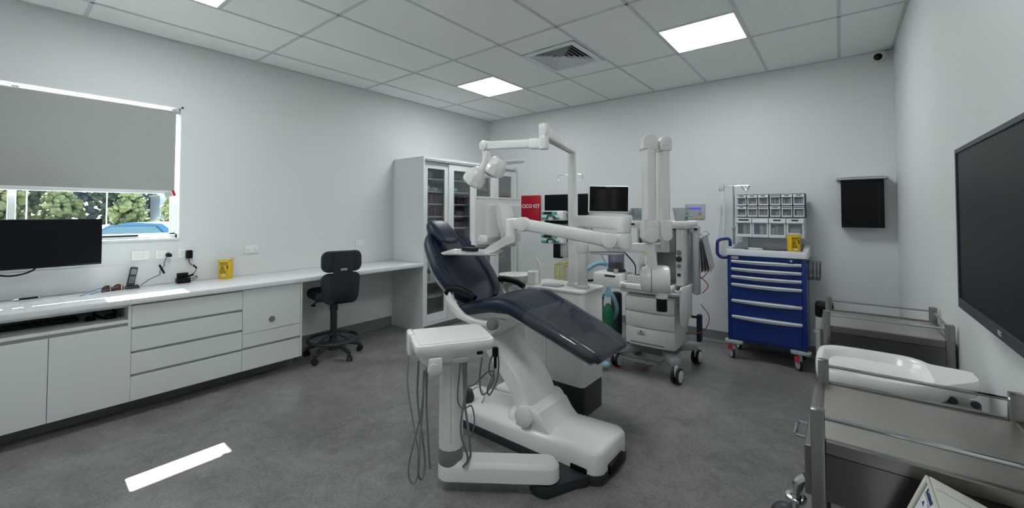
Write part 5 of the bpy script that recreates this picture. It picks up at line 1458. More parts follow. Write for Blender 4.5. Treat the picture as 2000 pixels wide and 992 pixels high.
def pump(z, label):
    t = thing('infusion_pump', label, 'pump', (1.56, -0.40, z), 'infusion pumps')
    X = Matrix.Translation((1.545, -0.42, z)) 
    b = MB(X); b.box((0, 0, 0.07), (0.36, 0.13, 0.13), 0.022, 3); b.build('case', 'offw', t)
    b = MB(X); b.box((-0.04, -0.066, 0.102), (0.25, 0.008, 0.045), 0.003, 1); b.build('control_strip', 'teal', t)
    b = MB(X); b.box((-0.06, -0.071, 0.105), (0.13, 0.004, 0.034), 0.001, 1); b.build('display', 'screen', t)
    b = MB(X); b.box((-0.02, -0.072, 0.035), (0.28, 0.02, 0.03), 0.006); b.build('syringe_cradle', 'teal', t)
    b = MB(X); b.cyl((0.0, -0.07, 0.045), (0.0, -0.10, 0.045), 0.036, seg=20, bev=0.005); b.build('clamp_knob', 'offw', t)
    b = MB(X); b.tube([(-0.06, -0.09, 0.02), (-0.03, -0.105, 0.07), (0.05, -0.105, 0.065), (0.085, -0.09, 0.03)], 0.010, 8); b.build('syringe_lever', 'dgrey', t)
    b = MB(X); b.box((0.20, 0.04, 0.07), (0.07, 0.05, 0.06), 0.006); b.build('pole_clamp', 'grey', t)
pump(1.34, 'white infusion pump with teal trim, upper of the two on the stand')
pump(1.03, 'white infusion pump with teal trim, lower of the two on the stand')
t = thing('power_pack', 'black power pack hanging below the lower infusion pump', 'power pack', (1.62, -0.40, 0.84))
b = MB(); b.bb((1.535, -0.44, 0.845), (1.66, -0.36, 1.03), 0.012); b.build('case', 'black', t)
b = MB(); b.bb((1.655, -0.45, 0.87), (1.755, -0.38, 1.03), 0.012); b.build('bracket', 'lgrey', t)
t = thing('yellow_tubing', 'loops of pale yellow tubing hanging from the infusion stand', 'tubing', (1.62, -0.40, 0.45))
for k, (dx, dz) in enumerate(((0, 0), (0.03, -0.02), (-0.02, 0.01), (0.05, 0.015))):
    b = MB(); b.tube([(1.755, -0.40, 0.80 + dz), (1.66 + dx, -0.42, 0.79), (1.575 + dx * 0.5, -0.42, 0.73 + dz), (1.57 + dx, -0.42, 0.55), (1.61 + dx, -0.41, 0.46 + dz), (1.66 + dx, -0.41, 0.50), (1.65 + dx, -0.40, 0.70), (1.752, -0.385, 0.76)], 0.006, 6); b.build('loop', 'lemon', t)
t = thing('wire_rack', 'thin chrome wire rack hanging on the infusion stand', 'rack', (1.76, -0.42, 0.40))
b = MB()
for z in (0.45, 0.62, 0.78):
    b.tube([(1.64, -0.56, z), (1.92, -0.56, z), (1.92, -0.40, z), (1.64, -0.40, z)], 0.003, 6, 1, closed=True, smooth=False)
for x in (1.64, 1.71, 1.78, 1.85, 1.92):
    b.tube([(x, -0.56, 0.78), (x, -0.56, 0.45), (x, -0.40, 0.45), (x, -0.40, 0.78)], 0.003, 6, smooth=False)
b.build('wire_frame', 'chrome', t)

# ------------------------------------------------------------------ things on the back wall
t = thing('kit_bag', 'red vinyl kit bag with white lettering hanging on the back wall', 'bag', (0.875, -0.03, 1.2))
b = MB(); b.bb((0.70, -0.045, 1.22), (1.05, -0.006, 1.71), 0.012); b.build('pouch', 'red', t)
ztext('CICO KIT', (0.885, -0.0462, 1.545), 0.078, 'paper', t, bold=0.0018)
for x in (0.79, 0.96):
    b = MB(); b.tube([(x, -0.012, 1.70), (x, -0.012, 1.735), (x, -0.03, 1.74), (x, -0.05, 1.72)], 0.007, 6); b.build('wall_hook', 'white', t)
t = thing('wall_monitor', 'black monitor mounted on the back wall behind the lamp post', 'monitor', (1.51, -0.05, 1.27))
b = MB(); b.bb((1.155, -0.075, 1.285), (1.87, -0.045, 1.71), 0.006); b.build('housing', 'black', t)
b = MB(); b.bb((1.165, -0.0765, 1.30), (1.86, -0.0745, 1.70)); b.build('screen', 'tvscreen', t, angle=0)
b = MB(); b.bb((1.45, -0.046, 1.42), (1.57, -0.0005, 1.58), 0.004); b.build('wall_bracket', 'dgrey', t)
t = thing('control_panel', 'grey wall control panel with a blue display', 'control panel', (3.224, 0, 1.375))
b = MB(); b.bb((3.113, -0.012, 1.375), (3.334, -0.0005, 1.553), 0.006); b.build('face_plate', 'lgrey', t)
b = MB(); b.bb((3.146, -0.0135, 1.487), (3.296, -0.0115, 1.512)); b.build('display', 'lcd', t, angle=0)
b = MB(); b.cyl((3.154, -0.0115, 1.463), (3.154, -0.0145, 1.463), 0.010, seg=14); b.build('green_lamp', 'led', t, label='lit green indicator')
for x in (3.178, 3.203):
    b = MB(); b.cyl((x, -0.0115, 1.463), (x, -0.0135, 1.463), 0.007, seg=12); b.build('lamp', 'grey', t)
for x in (3.27, 3.289):
    b = MB(); b.bb((x - 0.004, -0.0145, 1.424), (x + 0.004, -0.0115, 1.448), 0.001, 1); b.build('button', 'dgrey', t)
b = MB(); b.bb((3.262, -0.0125, 1.46), (3.296, -0.0118, 1.463)); b.bb((3.28, -0.0125, 1.457), (3.296, -0.0118, 1.468)); b.build('print', 'grey', t, angle=0)
b = MB(); b.bb((3.155, -0.0125, 1.405), (3.21, -0.0118, 1.4085)); b.build('maker_print', 'dgrey', t, angle=0)
b = MB(); b.lathe([(0.001, 0), (0.02, 0), (0.02, 0.001), (0.001, 0.001)], frame((3.276, -0.0122, 1.396), (1, 0, 0), (0, 0, 1)) @ Matrix.Diagonal((1, 0.75, 1, 1)), 20); st_ = b.build('yellow_sticker', 'yellow', t, angle=0)
b = MB(); b.bb((3.265, -0.0139, 1.394), (3.288, -0.0131, 1.398)); b.build('sticker_print', 'ink', st_, angle=0)
for x in (3.14, 3.30):
    for z in (1.395, 1.535):
        if (x, z) != (3.30, 1.395):
            b = MB(); b.cyl((x, -0.0115, z), (x, -0.0135, z), 0.004, seg=8); b.build('screw', 'grey', t)
t = thing('wall_box', 'black wall box with a white lid near the right corner', 'wall box', (4.72, -0.06, 1.31))
b = MB(); b.bb((4.567, -0.12, 1.315), (4.874, -0.0005, 1.762), 0.002, 1); b.build('box_body', 'black', t)
b = MB(); b.bb((4.535, -0.15, 1.762), (4.903, -0.0005, 1.782), 0.002, 1); b.build('lid_shelf', 'lgrey', t)
b = MB(); b.bb((4.835, -0.1215, 1.34), (4.837, -0.1195, 1.74)); b.build('door_seam', 'dgrey', t, angle=0)
b = MB(); b.box((4.72, -0.075, 1.7915), (0.31, 0.13, 0.012), 0.002, 1, X=None); b.bm.transform(Matrix.Translation((0, 0, 0)))
tag(b.build('document_folder', 'paper'), 'thin white folder lying on the black wall box', 'folder')
t = thing('security_camera', 'small white ball security camera under the ceiling corner', 'camera', (4.85, -0.06, 2.88))
b = MB(); b.cyl((4.87, -0.0005, 2.915), (4.87, -0.03, 2.915), 0.05, seg=24, bev=0.004); b.ball((4.865, -0.05, 2.905), 0.042); b.build('housing', 'white', t, angle=50)
b = MB(); b.ball((4.855, -0.072, 2.892), 0.033); e = b.build('eye_ball', 'black', t, angle=60)
b = MB(); b.cyl((4.846, -0.095, 2.884), (4.842, -0.106, 2.880), 0.012, seg=16); b.build('lens', 'screen', e)

# ------------------------------------------------------------------ emergency cart
KX0, KX1, KY0, KY1 = 3.658, 4.308, -0.50, -0.05
ec = thing('emergency_cart', 'cobalt blue emergency cart with six white-handled drawers', 'cart', (3.98, -0.28, 0))
b = MB(); b.bb((KX0, KY0 + 0.012, 0.185), (KX1, KY1, 1.03), 0.006); b.build('cabinet', 'blue', ec)
b = MB(); b.bb((KX0, KY0, 0.185), (KX0 + 0.032, KY0 + 0.02, 1.03), 0.003); b.build('corner_post', 'blue', ec)
b = MB(); b.bb((KX1 - 0.032, KY0, 0.185), (KX1, KY0 + 0.02, 1.03), 0.003); b.build('corner_post', 'blue', ec)
b = MB(); b.bb((KX0 + 0.034, KY0 + 0.001, 0.99), (KX1 - 0.034, KY0 + 0.02, 1.03), 0.001, 1); hp = b.build('header_panel', 'blue', ec)
b = MB(); b.bb((KX0 + 0.036, KY0 - 0.002, 0.993), (KX0 + 0.10, KY0 + 0.002, 1.019), 0.001, 1); b.build('badge', 'cartw', hp)
b = MB(); b.cyl((4.195, KY0 + 0.004, 1.013), (4.195, KY0 - 0.012, 1.013), 0.042, seg=28, bev=0.002); b.build('lock_boss', 'blue', hp)
b = MB(); b.cyl((4.195, KY0 - 0.012, 1.004), (4.195, KY0 - 0.018, 1.004), 0.011, seg=18); b.build('lock', 'chrome', hp)
TOPS = [0.985, 0.908, 0.832, 0.755, 0.595, 0.437, 0.205]
for k in range(6):
    z1, z0 = TOPS[k], TOPS[k + 1] + 0.004
    b = MB(); b.bb((KX0 + 0.034, KY0 + 0.002, z0), (KX1 - 0.034, KY0 + 0.02, z1), 0.002, 1); d = b.build('drawer', 'blue', ec)
    b = MB()
    rings = []
    for i in range(13):
        u = -1 + i / 6
        x = (KX0 + KX1) / 2 + u * 0.29
        o = 0.006 + 0.026 * (1 - u * u)
        hgt = 0.026 + 0.008 * (1 - u * u)
        rings.append([(x, KY0 + 0.004, z1 - 0.004), (x, KY0 - o, z1 - 0.008), (x, KY0 - o - 0.004, z1 - 0.014), (x, KY0 - o * 0.8, z1 - 0.004 - hgt), (x, KY0 + 0.004, z1 - 0.004 - hgt)])
    b.loft(rings); b.build('pull_handle', 'cartw', d, angle=40)
# moulded top tray
b = MB()
o = rrect(KX0 - 0.012, KX1 + 0.018, KY0 - 0.02, KY1, 0.03)
i_ = rrect(KX0 + 0.03, KX1 - 0.03, KY0 + 0.03, KY1 - 0.03, 0.02)
rim = lambda y, x: 1.09 + (0.045 if y > KY0 + 0.12 else 0.0)
b.loft([[(x, y, 1.03) for x, y in o], [(x, y, rim(y, x) - 0.006) for x, y in o], [((x - 3.983) * 0.992 + 3.983, (y + .275) * 0.985 - .275, rim(y, x)) for x, y in o], [(x, y, rim(y, x)) for x, y in i_], [(x, y, 1.068) for x, y in i_]])
b.build('top_tray', 'cartw', ec, angle=40)
for x0, x1 in ((KX0 - 0.03, KX0 + 0.13), (KX1 - 0.13, KX1 + 0.03)):
    for y0, y1 in ((KY0 - 0.03, KY0 + 0.07), (KY1 - 0.08, KY1 - 0.005)):
        b = MB(); b.prism(rrect(x0, x1, y0, y1, 0.03), 0.155, 0.184, 'z', 0.006); b.build('corner_bumper', 'lgrey', ec, angle=40)
for x in (3.69, 4.24):
    for y in (-0.475, -0.13):
        w, g = MB(), MB(); caster(w, g, (x, y), 0.055, 0.022, 0.5, 0.156, twin=False); c = w.build('caster', 'rubber', ec); g.build('fork', 'lgrey', c)
        a = Vector((math.cos(0.5), math.sin(0.5), 0))
        for s in (-1, 1):
            hub = MB()
            hub.cyl(Vector((x, y, 0.055)) + a * s * 0.011, Vector((x, y, 0.055)) + a * s * 0.0135, 0.042, seg=18)
            hub.build('hub_cap', 'cartw', c)
        if y < -0.3:
            b = MB(); b.box((x - 0.012, y - 0.035, 0.115), (0.04, 0.03, 0.05), 0.006); b.build('brake_pedal', 'brake', c)
b = MB(); b.tube([(KX0 + 0.01, -0.47, 1.0), (KX0 - 0.06, -0.47, 1.0), (KX0 - 0.095, -0.47, 1.035), (KX0 - 0.098, -0.47, 1.10), (KX0 - 0.092, -0.465, 1.16), (KX0 - 0.05, -0.42, 1.18), (KX0 - 0.01, -0.37, 1.178), (KX0 - 0.002, -0.34, 1.15), (KX0 - 0.004, -0.33, 1.06), (KX0 + 0.01, -0.33, 1.02)], 0.016, 10, 6); b.build('push_handle', 'blue', ec, angle=60)
b = MB(); b.cyl((KX0 + 0.012, -0.22, 1.0), (KX0 + 0.012, -0.22, 1.74), 0.009, seg=12); b.cyl((KX0 + 0.012, -0.22, 1.0), (KX0 + 0.012, -0.22, 1.26), 0.013, seg=12)
b.tube([(KX0 - 0.11, -0.22, 1.735), (KX0 + 0.14, -0.22, 1.735), (KX0 + 0.155, -0.22, 1.715), (KX0 + 0.14, -0.22, 1.69), (KX0 + 0.11, -0.22, 1.70), (KX0 + 0.085, -0.22, 1.728)], 0.006, 8)
b.tube([(KX0 - 0.10, -0.22, 1.735), (KX0 - 0.125, -0.22, 1.71), (KX0 - 0.115, -0.22, 1.685), (KX0 - 0.09, -0.22, 1.70)], 0.006, 8)
b.build('drip_pole', 'chrome', ec)
b = MB(); b.cyl((KX0 + 0.012, -0.22, 1.265), (KX0 + 0.012, -0.22, 1.305), 0.017, seg=14, bev=0.003); b.build('pole_collar', 'chrome', ec)
t = thing('drip_line', 'white drip line hanging from the pole of the emergency cart', 'tubing', (3.55, -0.22, 1.05))
b = MB(); b.tube([(3.56, -0.222, 1.70), (3.555, -0.225, 1.60), (3.535, -0.225, 1.40), (3.52, -0.225, 1.20), (3.515, -0.225, 1.08)], 0.011, 8); b.build('line', 'offw', t)
b = MB(); b.tube([(3.565, -0.226, 1.70), (3.575, -0.228, 1.55), (3.58, -0.23, 1.35), (3.565, -0.23, 1.15), (3.55, -0.23, 1.02)], 0.008, 8); b.build('line', 'offw', t)
b = MB(); b.bb((3.535, -0.24, 1.68), (3.585, -0.20, 1.765), 0.015); b.build('bag_clip', 'bag', t)
b = MB(); b.bb((3.535, -0.238, 1.43), (3.565, -0.222, 1.55), 0.006); b.build('drip_chamber', 'bag', t)
b = MB(); b.bb((3.485, -0.24, 1.0), (3.53, -0.22, 1.15), 0.006); b.build('hand_control', 'white', t)
# bin rack above the cart
br = thing('bin_rack', 'rack of clear-fronted tilt bins above the emergency cart', 'bin rack', (4.0, -0.16, 1.13))
b = MB(); b.bb((3.80, -0.10, 1.075), (4.25, -0.085, 1.215)); b.bb((3.74, -0.13, 1.075), (3.79, -0.075, 1.215)); b.build('support_board', 'lgrey', br, angle=0)
b = MB(); b.bb((3.705, -0.245, 1.405), (4.297, -0.08, 1.64), 0.004); b.build('small_bin_case', 'bincase', br)
b = MB(); b.bb((3.70, -0.245, 1.20), (4.29, -0.08, 1.404), 0.004); b.build('large_bin_case', 'cartw', br)
ROWN = ('upper', 'lower')
ON = ('first', 'second', 'third', 'fourth', 'fifth', 'sixth')
CM = ['glassblue', 'beige', 'dgrey', 'paper', 'bag', 'lgrey']
def tbin(x0, x1, z0, z1, label_w, cont, content_label):
    w, h = x1 - x0, z1 - z0
    y = -0.247
    b = MB()
    fw = w * 0.10
    b.bb((x0, y - 0.03, z0), (x0 + fw, y, z1)); b.bb((x1 - fw, y - 0.03, z0), (x1, y, z1)); b.bb((x0 + fw, y - 0.03, z0), (x1 - fw, y, z0 + h * 0.14))
    b.loft([[(x, y, z1), (x, y - 0.042, z1 - h * 0.02), (x, y - 0.048, z1 - h * 0.24), (x, y - 0.02, z1 - h * 0.30), (x, y, z1 - h * 0.30)] for x in (x0, x1)])
    o = b.build('tilt_bin', 'cartw', br, angle=0)
    b = MB(); b.bb((x0 + fw, y - 0.022, z0 + h * 0.14), (x1 - fw, y - 0.020, z1 - h * 0.29)); b.build('window', 'clear', o, angle=0)
    b = MB(); b.bb((x0 + fw, y - 0.004, z0 + h * 0.14), (x1 - fw, y - 0.002, z1 - h * 0.29)); b.build('back', 'dgrey' if h < .15 else 'grey', o, angle=0)
    if label_w:
        c = (x0 + x1) / 2
        b = MB(); b.bb((c - w * label_w / 2, y - 0.0465, z1 - h * 0.15), (c + w * label_w / 2, y - 0.0445, z1 - h * 0.07)); b.build('name_strip', 'ink', o, angle=0)
    for k, (u0, u1, v1, m) in enumerate(cont):
        b = MB(); xa, xb = x0 + fw + 0.002, x1 - fw - 0.002
        b.bb((xa + (xb - xa) * u0, y - 0.017, z0 + h * 0.145), (xa + (xb - xa) * u1, y - 0.006, z0 + h * (0.145 + 0.5 * v1)), 0.003, 1)
        ob = b.build('supply_packet', m)
        tag(ob, content_label + (', %s from the left' % ON[k] if len(cont) > 1 else ''), 'packet', 'supplies in the tilt bins')
rr = random.Random(9)
SMALL = [[(0.05, 0.45, 0.9, 'glassblue'), (0.6, 0.9, 0.6, 'bag')], [(0.25, 0.95, 0.55, 'beige')], [(0.0, 0.3, 0.6, 'bag'), (0.4, 0.95, 0.8, 'grey')], [(0.05, 0.3, 0.9, 'bag'), (0.38, 0.6, 0.95, 'paper'), (0.65, 0.97, 0.9, 'lgrey')],
         [(0.05, 0.3, 0.9, 'paper'), (0.37, 0.62, 0.95, 'lgrey'), (0.68, 0.95, 0.9, 'paper')], [(0.05, 0.3, 0.9, 'lgrey'), (0.37, 0.62, 0.95, 'paper'), (0.68, 0.95, 0.9, 'paper')],
         [(0.1, 0.9, 0.45, 'beige')], [(0.05, 0.45, 0.85, 'lgrey'), (0.52, 0.95, 0.9, 'bag')], [(0.05, 0.4, 0.8, 'bag'), (0.45, 0.95, 0.9, 'lgrey')], [(0.05, 0.5, 0.9, 'grey'), (0.52, 0.95, 0.8, 'bag')], [(0.1, 0.5, 0.7, 'bag'), (0.52, 0.9, 0.9, 'grey')], [(0.15, 0.95, 0.95, 'paper')]]
for r_i in range(2):
    for c in range(6):
        cw = 0.0973
        x0 = 3.710 + c * cw + (0.004 if c >= 3 else 0)
        z1 = 1.634 - r_i * 0.116
        tbin(x0 + 0.002, x0 + 0.089, z1 - 0.107, z1 - 0.001, (0.5, 0.5, 0.4, 0.9, 0.45, 0.5, 0.45, 0.85, 0.85, 0.6, 0.9, 0.95)[r_i * 6 + c], SMALL[r_i * 6 + c],
             'small packet in the %s small bin of the %s row' % (ON[c], ROWN[r_i]))
BIG = [[(0.05, 0.38, 0.9, 'logo'), (0.4, 0.72, 1.0, 'paper'), (0.78, 0.97, 0.9, 'bag')], [(0.05, 0.4, 0.95, 'logo'), (0.42, 0.78, 1.0, 'paper'), (0.82, 0.97, 0.9, 'beige')], [(0.03, 0.3, 0.7, 'paper'), (0.33, 0.6, 0.95, 'bag'), (0.64, 0.97, 0.85, 'lgrey')], [(0.1, 0.9, 0.7, 'bag')]]
for c in range(4):
    x0 = 3.704 + c * 0.1465
    tbin(x0, x0 + 0.140, 1.206, 1.398, (0.68, 0, 0.45, 0.4)[c], BIG[c], 'packet in the %s large bin of the bottom row' % ON[c])
sharps(4.205, -0.33, 1.068, 0.42, 'yellow sharps container standing in the tray of the blue cart', 1.05)
tag((lambda b: (b.bb((3.80, -0.20, 1.0685), (3.93, -0.14, 1.09), 0.003), b.build('white_packet', 'paper'))[1])(MB()), 'flat white packet in the tray of the blue cart', 'packet')
tag((lambda b: (b.bb((3.73, -0.34, 1.0685), (3.82, -0.27, 1.074), 0.002), b.build('foil_packet', 'lgrey'))[1])(MB()), 'small grey foil packet in the left of the cart tray', 'packet')
# wire basket on the cart side
t = thing('side_basket', 'dark wire basket hooked on the right side of the blue cart', 'basket', (4.36, -0.36, 0.82))
b = MB()
for z in (0.84, 0.90, 0.99):
    s = 0.0 if z > 0.95 else 0.01
    b.tube([(4.314, -0.45 + s, z), (4.41 - s, -0.45 + s, z), (4.41 - s, -0.25, z), (4.314, -0.25, z)], 0.003, 6, 1, closed=True, smooth=False)
for x in (4.32, 4.35, 4.38, 4.405):
    b.tube([(x, -0.45, 0.99), (x, -0.44, 0.84), (x, -0.25, 0.84), (x, -0.25, 0.99)], 0.0025, 6, smooth=False)
for y in (-0.40, -0.35, -0.30):
    b.tube([(4.41, y, 0.99), (4.40, y, 0.84), (4.315, y, 0.84)], 0.0025, 6, smooth=False)
b.build('wire_frame', 'dgrey', t)
b = MB(); b.bb((4.309, -0.40, 0.985), (4.318, -0.30, 1.0)); b.build('hook', 'dgrey', t)

# pedal bin behind the far trolley
t = thing('pedal_bin', 'grey pedal bin with a black lid beside the blue cart', 'bin', (4.437, -0.57, 0))
b = MB(); b.prism(rrect(4.375, 4.50, -0.66, -0.48, 0.03), 0.0005, 0.55, 'z', 0.01); b.build('body', 'lgrey', t, angle=40)
b = MB(); b.prism(rrect(4.372, 4.503, -0.665, -0.475, 0.03), 0.55, 0.665, 'z', 0.02, 3); b.build('lid', 'black', t, angle=40)
b = MB(); b.bb((4.41, -0.70, 0.02), (4.47, -0.655, 0.04), 0.005); b.build('pedal', 'black', t)

# ------------------------------------------------------------------ stainless trolleys
def trolley(x0, x1, y0, y1, label, right_rail, deep):
    t = thing('steel_trolley', label, 'trolley', ((x0 + x1) / 2, (y0 + y1) / 2, 0), 'stainless steel trolleys')
    pw = 0.03
    zt = 0.95
    for x in (x0, x1 - pw):
        for y in (y0, y1 - pw):
            b = MB(); b.bb((x, y, 0.115), (x + pw, y + pw, zt), 0.003); b.build('post', 'steel', t)
            w, g = MB(), MB(); caster(w, g, (x + pw / 2, y + pw / 2), 0.045, 0.022, 0.6, 0.116, twin=False); c = w.build('caster', 'rubber', t); g.build('fork', 'chrome', c)
    b = MB(); b.bb((x0 + 0.004, y0 + 0.004, 0.862), (x1 - 0.004, y1 - 0.004, 0.872)); b.build('top_sheet', 'steeltop', t, angle=0)
    for (lo, hi) in (((x0 + pw, y0 + 0.002, 0.845), (x1 - pw, y0 + 0.022, 0.878)), ((x0 + pw, y1 - 0.022, 0.845), (x1 - pw, y1 - 0.002, 0.878)), ((x1 - 0.022, y0 + pw, 0.845), (x1 - 0.002, y1 - pw, 0.878)), ((x0 + 0.002, y0 + pw, 0.845), (x0 + 0.022, y1 - pw, 0.873))):
        b = MB(); b.bb(lo, hi, 0.002, 1); b.build('top_bar', 'steel', t)
    for y in (y0 + pw / 2, y1 - pw / 2):
        b = MB(); b.cyl((x0 + pw, y, 0.93), (x1 - pw, y, 0.93), 0.0055, seg=10); b.build('rail', 'chrome', t)
    if right_rail:
        b = MB(); b.cyl((x1 - pw / 2, y0 + pw, 0.93), (x1 - pw / 2, y1 - pw, 0.93), 0.0055, seg=10); b.build('rail', 'chrome', t)
    zb = 0.725
    b = MB()
    b.bb((x0 + pw + 0.001, y0 + 0.006, zb), (x1 - pw - 0.001, y0 + 0.012, 0.843)); b.build('side_panel', 'steeldark', t, angle=0)
    b = MB(); b.bb((x0 + pw + 0.001, y1 - 0.012, zb), (x1 - pw - 0.001, y1 - 0.006, 0.843)); b.build('side_panel', 'steeldark', t, angle=0)
    b = MB(); b.bb((x0 - 0.014, y0 + 0.01, zb), (x0 + 0.002, y1 - 0.01, 0.852), 0.002, 1); d = b.build('drawer', 'steel', t)
    ym = (y0 + y1) / 2
    b = MB(); b.tube([(x0 - 0.012, ym - 0.05, 0.79), (x0 - 0.045, ym - 0.05, 0.79), (x0 - 0.048, ym - 0.046, 0.79), (x0 - 0.048, ym + 0.046, 0.79), (x0 - 0.045, ym + 0.05, 0.79), (x0 - 0.012, ym + 0.05, 0.79)], 0.005, 8, 1, smooth=False); b.build('handle', 'chrome', d)
    b = MB(); b.bb((x0 + 0.01, y0 + 0.012, zb + 0.002), (x1 - 0.01, y1 - 0.012, zb + 0.01)); b.build('drawer_tray', 'steel', t, angle=0)
    b = MB(); b.bb((x0 + 0.004, y0 + 0.004, 0.25), (x1 - 0.004, y1 - 0.004, 0.275), 0.002, 1); b.build('lower_shelf', 'steel', t)
    b = MB(); b.cyl((x1 - 0.2, y0 + 0.05, 0.275), (x1 - 0.2, y0 + 0.05, 0.72), 0.008, seg=10); b.build('drawer_stay', 'chrome', t)
    return t
nt = trolley(4.492, 4.955, -3.812, -3.325, 'near stainless steel trolley with worn top below the television', False, True)
trolley(4.482, 4.955, -2.455, -1.985, 'far stainless steel trolley with gallery rails beside the blue cart', True, False)

b = MB(); b.tube([(4.478, -3.72, 0.724), (4.458, -3.72, 0.70), (4.452, -3.72, 0.66), (4.452, -3.72, 0.60)], 0.014, 10); b.build('bent_pipe', 'chrome', nt)
b = MB(); b.cyl((4.452, -3.72, 0.655), (4.452, -3.72, 0.665), 0.026, seg=20, bev=0.002); b.build('pipe_flange', 'chrome', nt)
b = MB(); b.ball((4.43, -3.72, 0.60), 0.04, (1, 1, 0.8)); b.build('rubber_bumper', 'dgrey', nt)

# white moulded plastic board between the trolleys
wb = thing('plastic_tray_stand', 'white moulded plastic tray with raised rim between the steel trolleys', 'tray', (4.70, -2.98, 0))
out = [(4.475, -3.10), (4.475, -2.90), (4.50, -2.83), (4.56, -2.80), (4.74, -2.80), (4.80, -2.83), (4.83, -2.87), (4.925, -2.885), (4.935, -2.92), (4.93, -3.0), (4.86, -3.09), (4.80, -3.16), (4.72, -3.20), (4.55, -3.205), (4.50, -3.18)]
out = [tuple(v)[:2] for v in spline([(x, y, 0) for x, y in out], 3, closed=True)]
inn = lambda s: [(4.66 + (x - 4.66) * s if x < 4.80 else 4.66 + (min(x, 4.83) - 4.66) * s, -3.0 + (y + 3.0) * s * 0.97) for x, y in out]
b = MB(); b.loft([[(4.69 + (x - 4.69) * 0.96, -3.0 + (y + 3.0) * 0.95, 0.815) for x, y in out], [(x, y, 0.83) for x, y in out], [(x, y, 0.862) for x, y in out], [(4.69 + (x - 4.69) * 0.98, -3.0 + (y + 3.0) * 0.97, 0.872) for x, y in out],
                  [(x, y, 0.872) for x, y in inn(0.88)], [(x, y, 0.862) for x, y in inn(0.84)], [(x, y, 0.84) for x, y in inn(0.78)], [(x, y, 0.838) for x, y in inn(0.3)]])
b.build('tray', 'white', wb, angle=50)
b = MB(); b.bb((4.835, -3.115, 0.79), (4.915, -3.085, 0.832), 0.008); b.build('metal_bracket', 'grey', wb)
for x in (4.848, 4.90):
    b = MB(); b.cyl((x, -3.118, 0.825), (x, -3.105, 0.825), 0.012, seg=14, bev=0.002); b.build('bolt', 'dgrey', wb)
b = MB(); b.bb((4.78, -3.12, 0.78), (4.90, -2.95, 0.816), 0.006); b.build('bracket_arm', 'grey', wb)
b = MB(); b.cyl((4.70, -3.0, 0.06), (4.70, -3.0, 0.816), 0.03, seg=20); b.build('stand_post', 'lgrey', wb)
b = MB(); b.prism(rrect(4.52, 4.88, -3.17, -2.83, 0.05), 0.0005, 0.06, 'z', 0.01); b.build('stand_base', 'lgrey', wb, angle=40)

# television
tv = thing('television', 'large black television mounted on the right wall', 'television', (4.92, -3.44, 1.1))
TVX, TY_0, TY_1, TZ0, TZ1 = 4.90, -3.955, -2.93, 1.113, 1.687
b = MB(); b.bb((TVX, TY_0, TZ0), (TVX + 0.045, TY_1, TZ1), 0.004); b.build('housing', 'black', tv)
b = MB()
fr_ = ((TY_0, TY_1, TZ1 - 0.016, TZ1), (TY_0, TY_1, TZ0, TZ0 + 0.034), (TY_1 - 0.016, TY_1, TZ0 + 0.034, TZ1 - 0.016), (TY_0, TY_0 + 0.016, TZ0 + 0.034, TZ1 - 0.016))
for y0, y1, z0, z1 in fr_:
    b.bb((TVX - 0.006, y0, z0), (TVX + 0.001, y1, z1), 0.001, 1)
b.build('bezel', 'dgrey', tv)
b = MB(); b.bb((TVX - 0.002, TY_0 + 0.016, TZ0 + 0.034), (TVX + 0.001, TY_1 - 0.016, TZ1 - 0.016)); b.build('screen', 'tvscreen', tv, angle=0)
text('NEC', frame((TVX - 0.0065, -3.435, TZ0 + 0.017), (0, -1, 0), (0, 0, 1)), 0.017, 'lgrey', tv, 'maker_mark', bold=0.0004)
b = MB(); b.bb((TVX + 0.045, -3.6, 1.25), (RX - 0.0005, -3.25, 1.55), 0.003); b.build('wall_bracket', 'dgrey', tv)

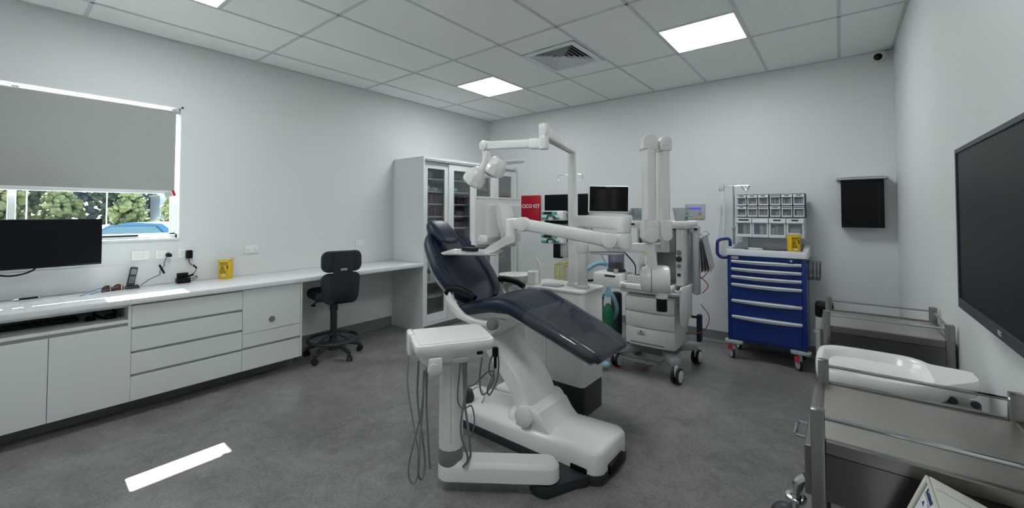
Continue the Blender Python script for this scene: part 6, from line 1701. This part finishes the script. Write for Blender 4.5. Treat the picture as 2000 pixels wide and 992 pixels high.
# cream equipment case leaning in the near corner
nb = thing('equipment_case', 'cream metal case with a blue printed label in the near corner', 'case', (4.78, -4.0, 0))
NO = Vector((4.703, -3.86, 0.887)); N1 = Vector((-0.343, 0, -0.939)); N2 = Vector((0, -1, 0)); N3 = Vector((0.939, 0, -0.343))
CX = frame(NO, N2, -N1)              # x towards the viewer, y up the label face, z out of the label face
b = MB(); b.box((0.15, -0.135, -0.128), (0.30, 0.27, 0.256), 0.004, 2, CX); b.build('case_body', 'beige', nb)
b = MB()
b.box((0.012, -0.13, 0.003), (0.016, 0.25, 0.006), 0.002, 2, CX); b.box((0.15, -0.003, 0.003), (0.29, 0.006, 0.006), 0.002, 2, CX)
b.build('label_frame', 'beige', nb)
b = MB(); b.box((0.16, -0.12, 0.0008), (0.265, 0.22, 0.0014), 0, 1, CX); lb = b.build('label_sheet', 'paper', nb, angle=0)
text('Kenner', CX @ Matrix.Translation((0.069, -0.0155, 0.0018)), 0.0195, 'logo', lb, 'logo_print', bold=0.0006)
b = MB(); b.tube([CX @ Vector((0.05, -0.012, 0.0018)), CX @ Vector((0.062, -0.0075, 0.0018)), CX @ Vector((0.08, -0.0065, 0.0018)), CX @ Vector((0.096, -0.009, 0.0018))], 0.0012, 4); b.build('logo_arc', 'logo', lb, angle=0)
b = MB()
for yy, x0, x1 in ((-0.0262, 0.032, 0.28), (-0.030, 0.075, 0.2), (-0.045, 0.08, 0.2), (-0.05, 0.08, 0.2)):
    b.box(((x0 + x1) / 2, yy, 0.0017), (x1 - x0, 0.0011, 0.0006), 0, 1, CX)
b.build('label_rules', 'logo', lb, angle=0)
b = MB(); b.loft([[CX @ Vector((0.046, -0.043, z)), CX @ Vector((0.064, -0.043, z)), CX @ Vector((0.055, -0.034, z))] for z in (0.0015, 0.002)]); b.build('triangle_mark', 'logo', lb, angle=0)
b = MB(); b.box((0.05, 0.0005, -0.11), (0.0015, 0.001, 0.21), 0, 1, CX); b.build('lid_seam', 'lgrey', nb, angle=0)
b = MB(); b.prism([(4.625, 0.0005), (4.625, 0.607), (4.845, 0.527), (4.845, 0.0005)], -4.15, -3.87, 'y', 0.003); b.build('stand', 'lgrey', nb, angle=0)
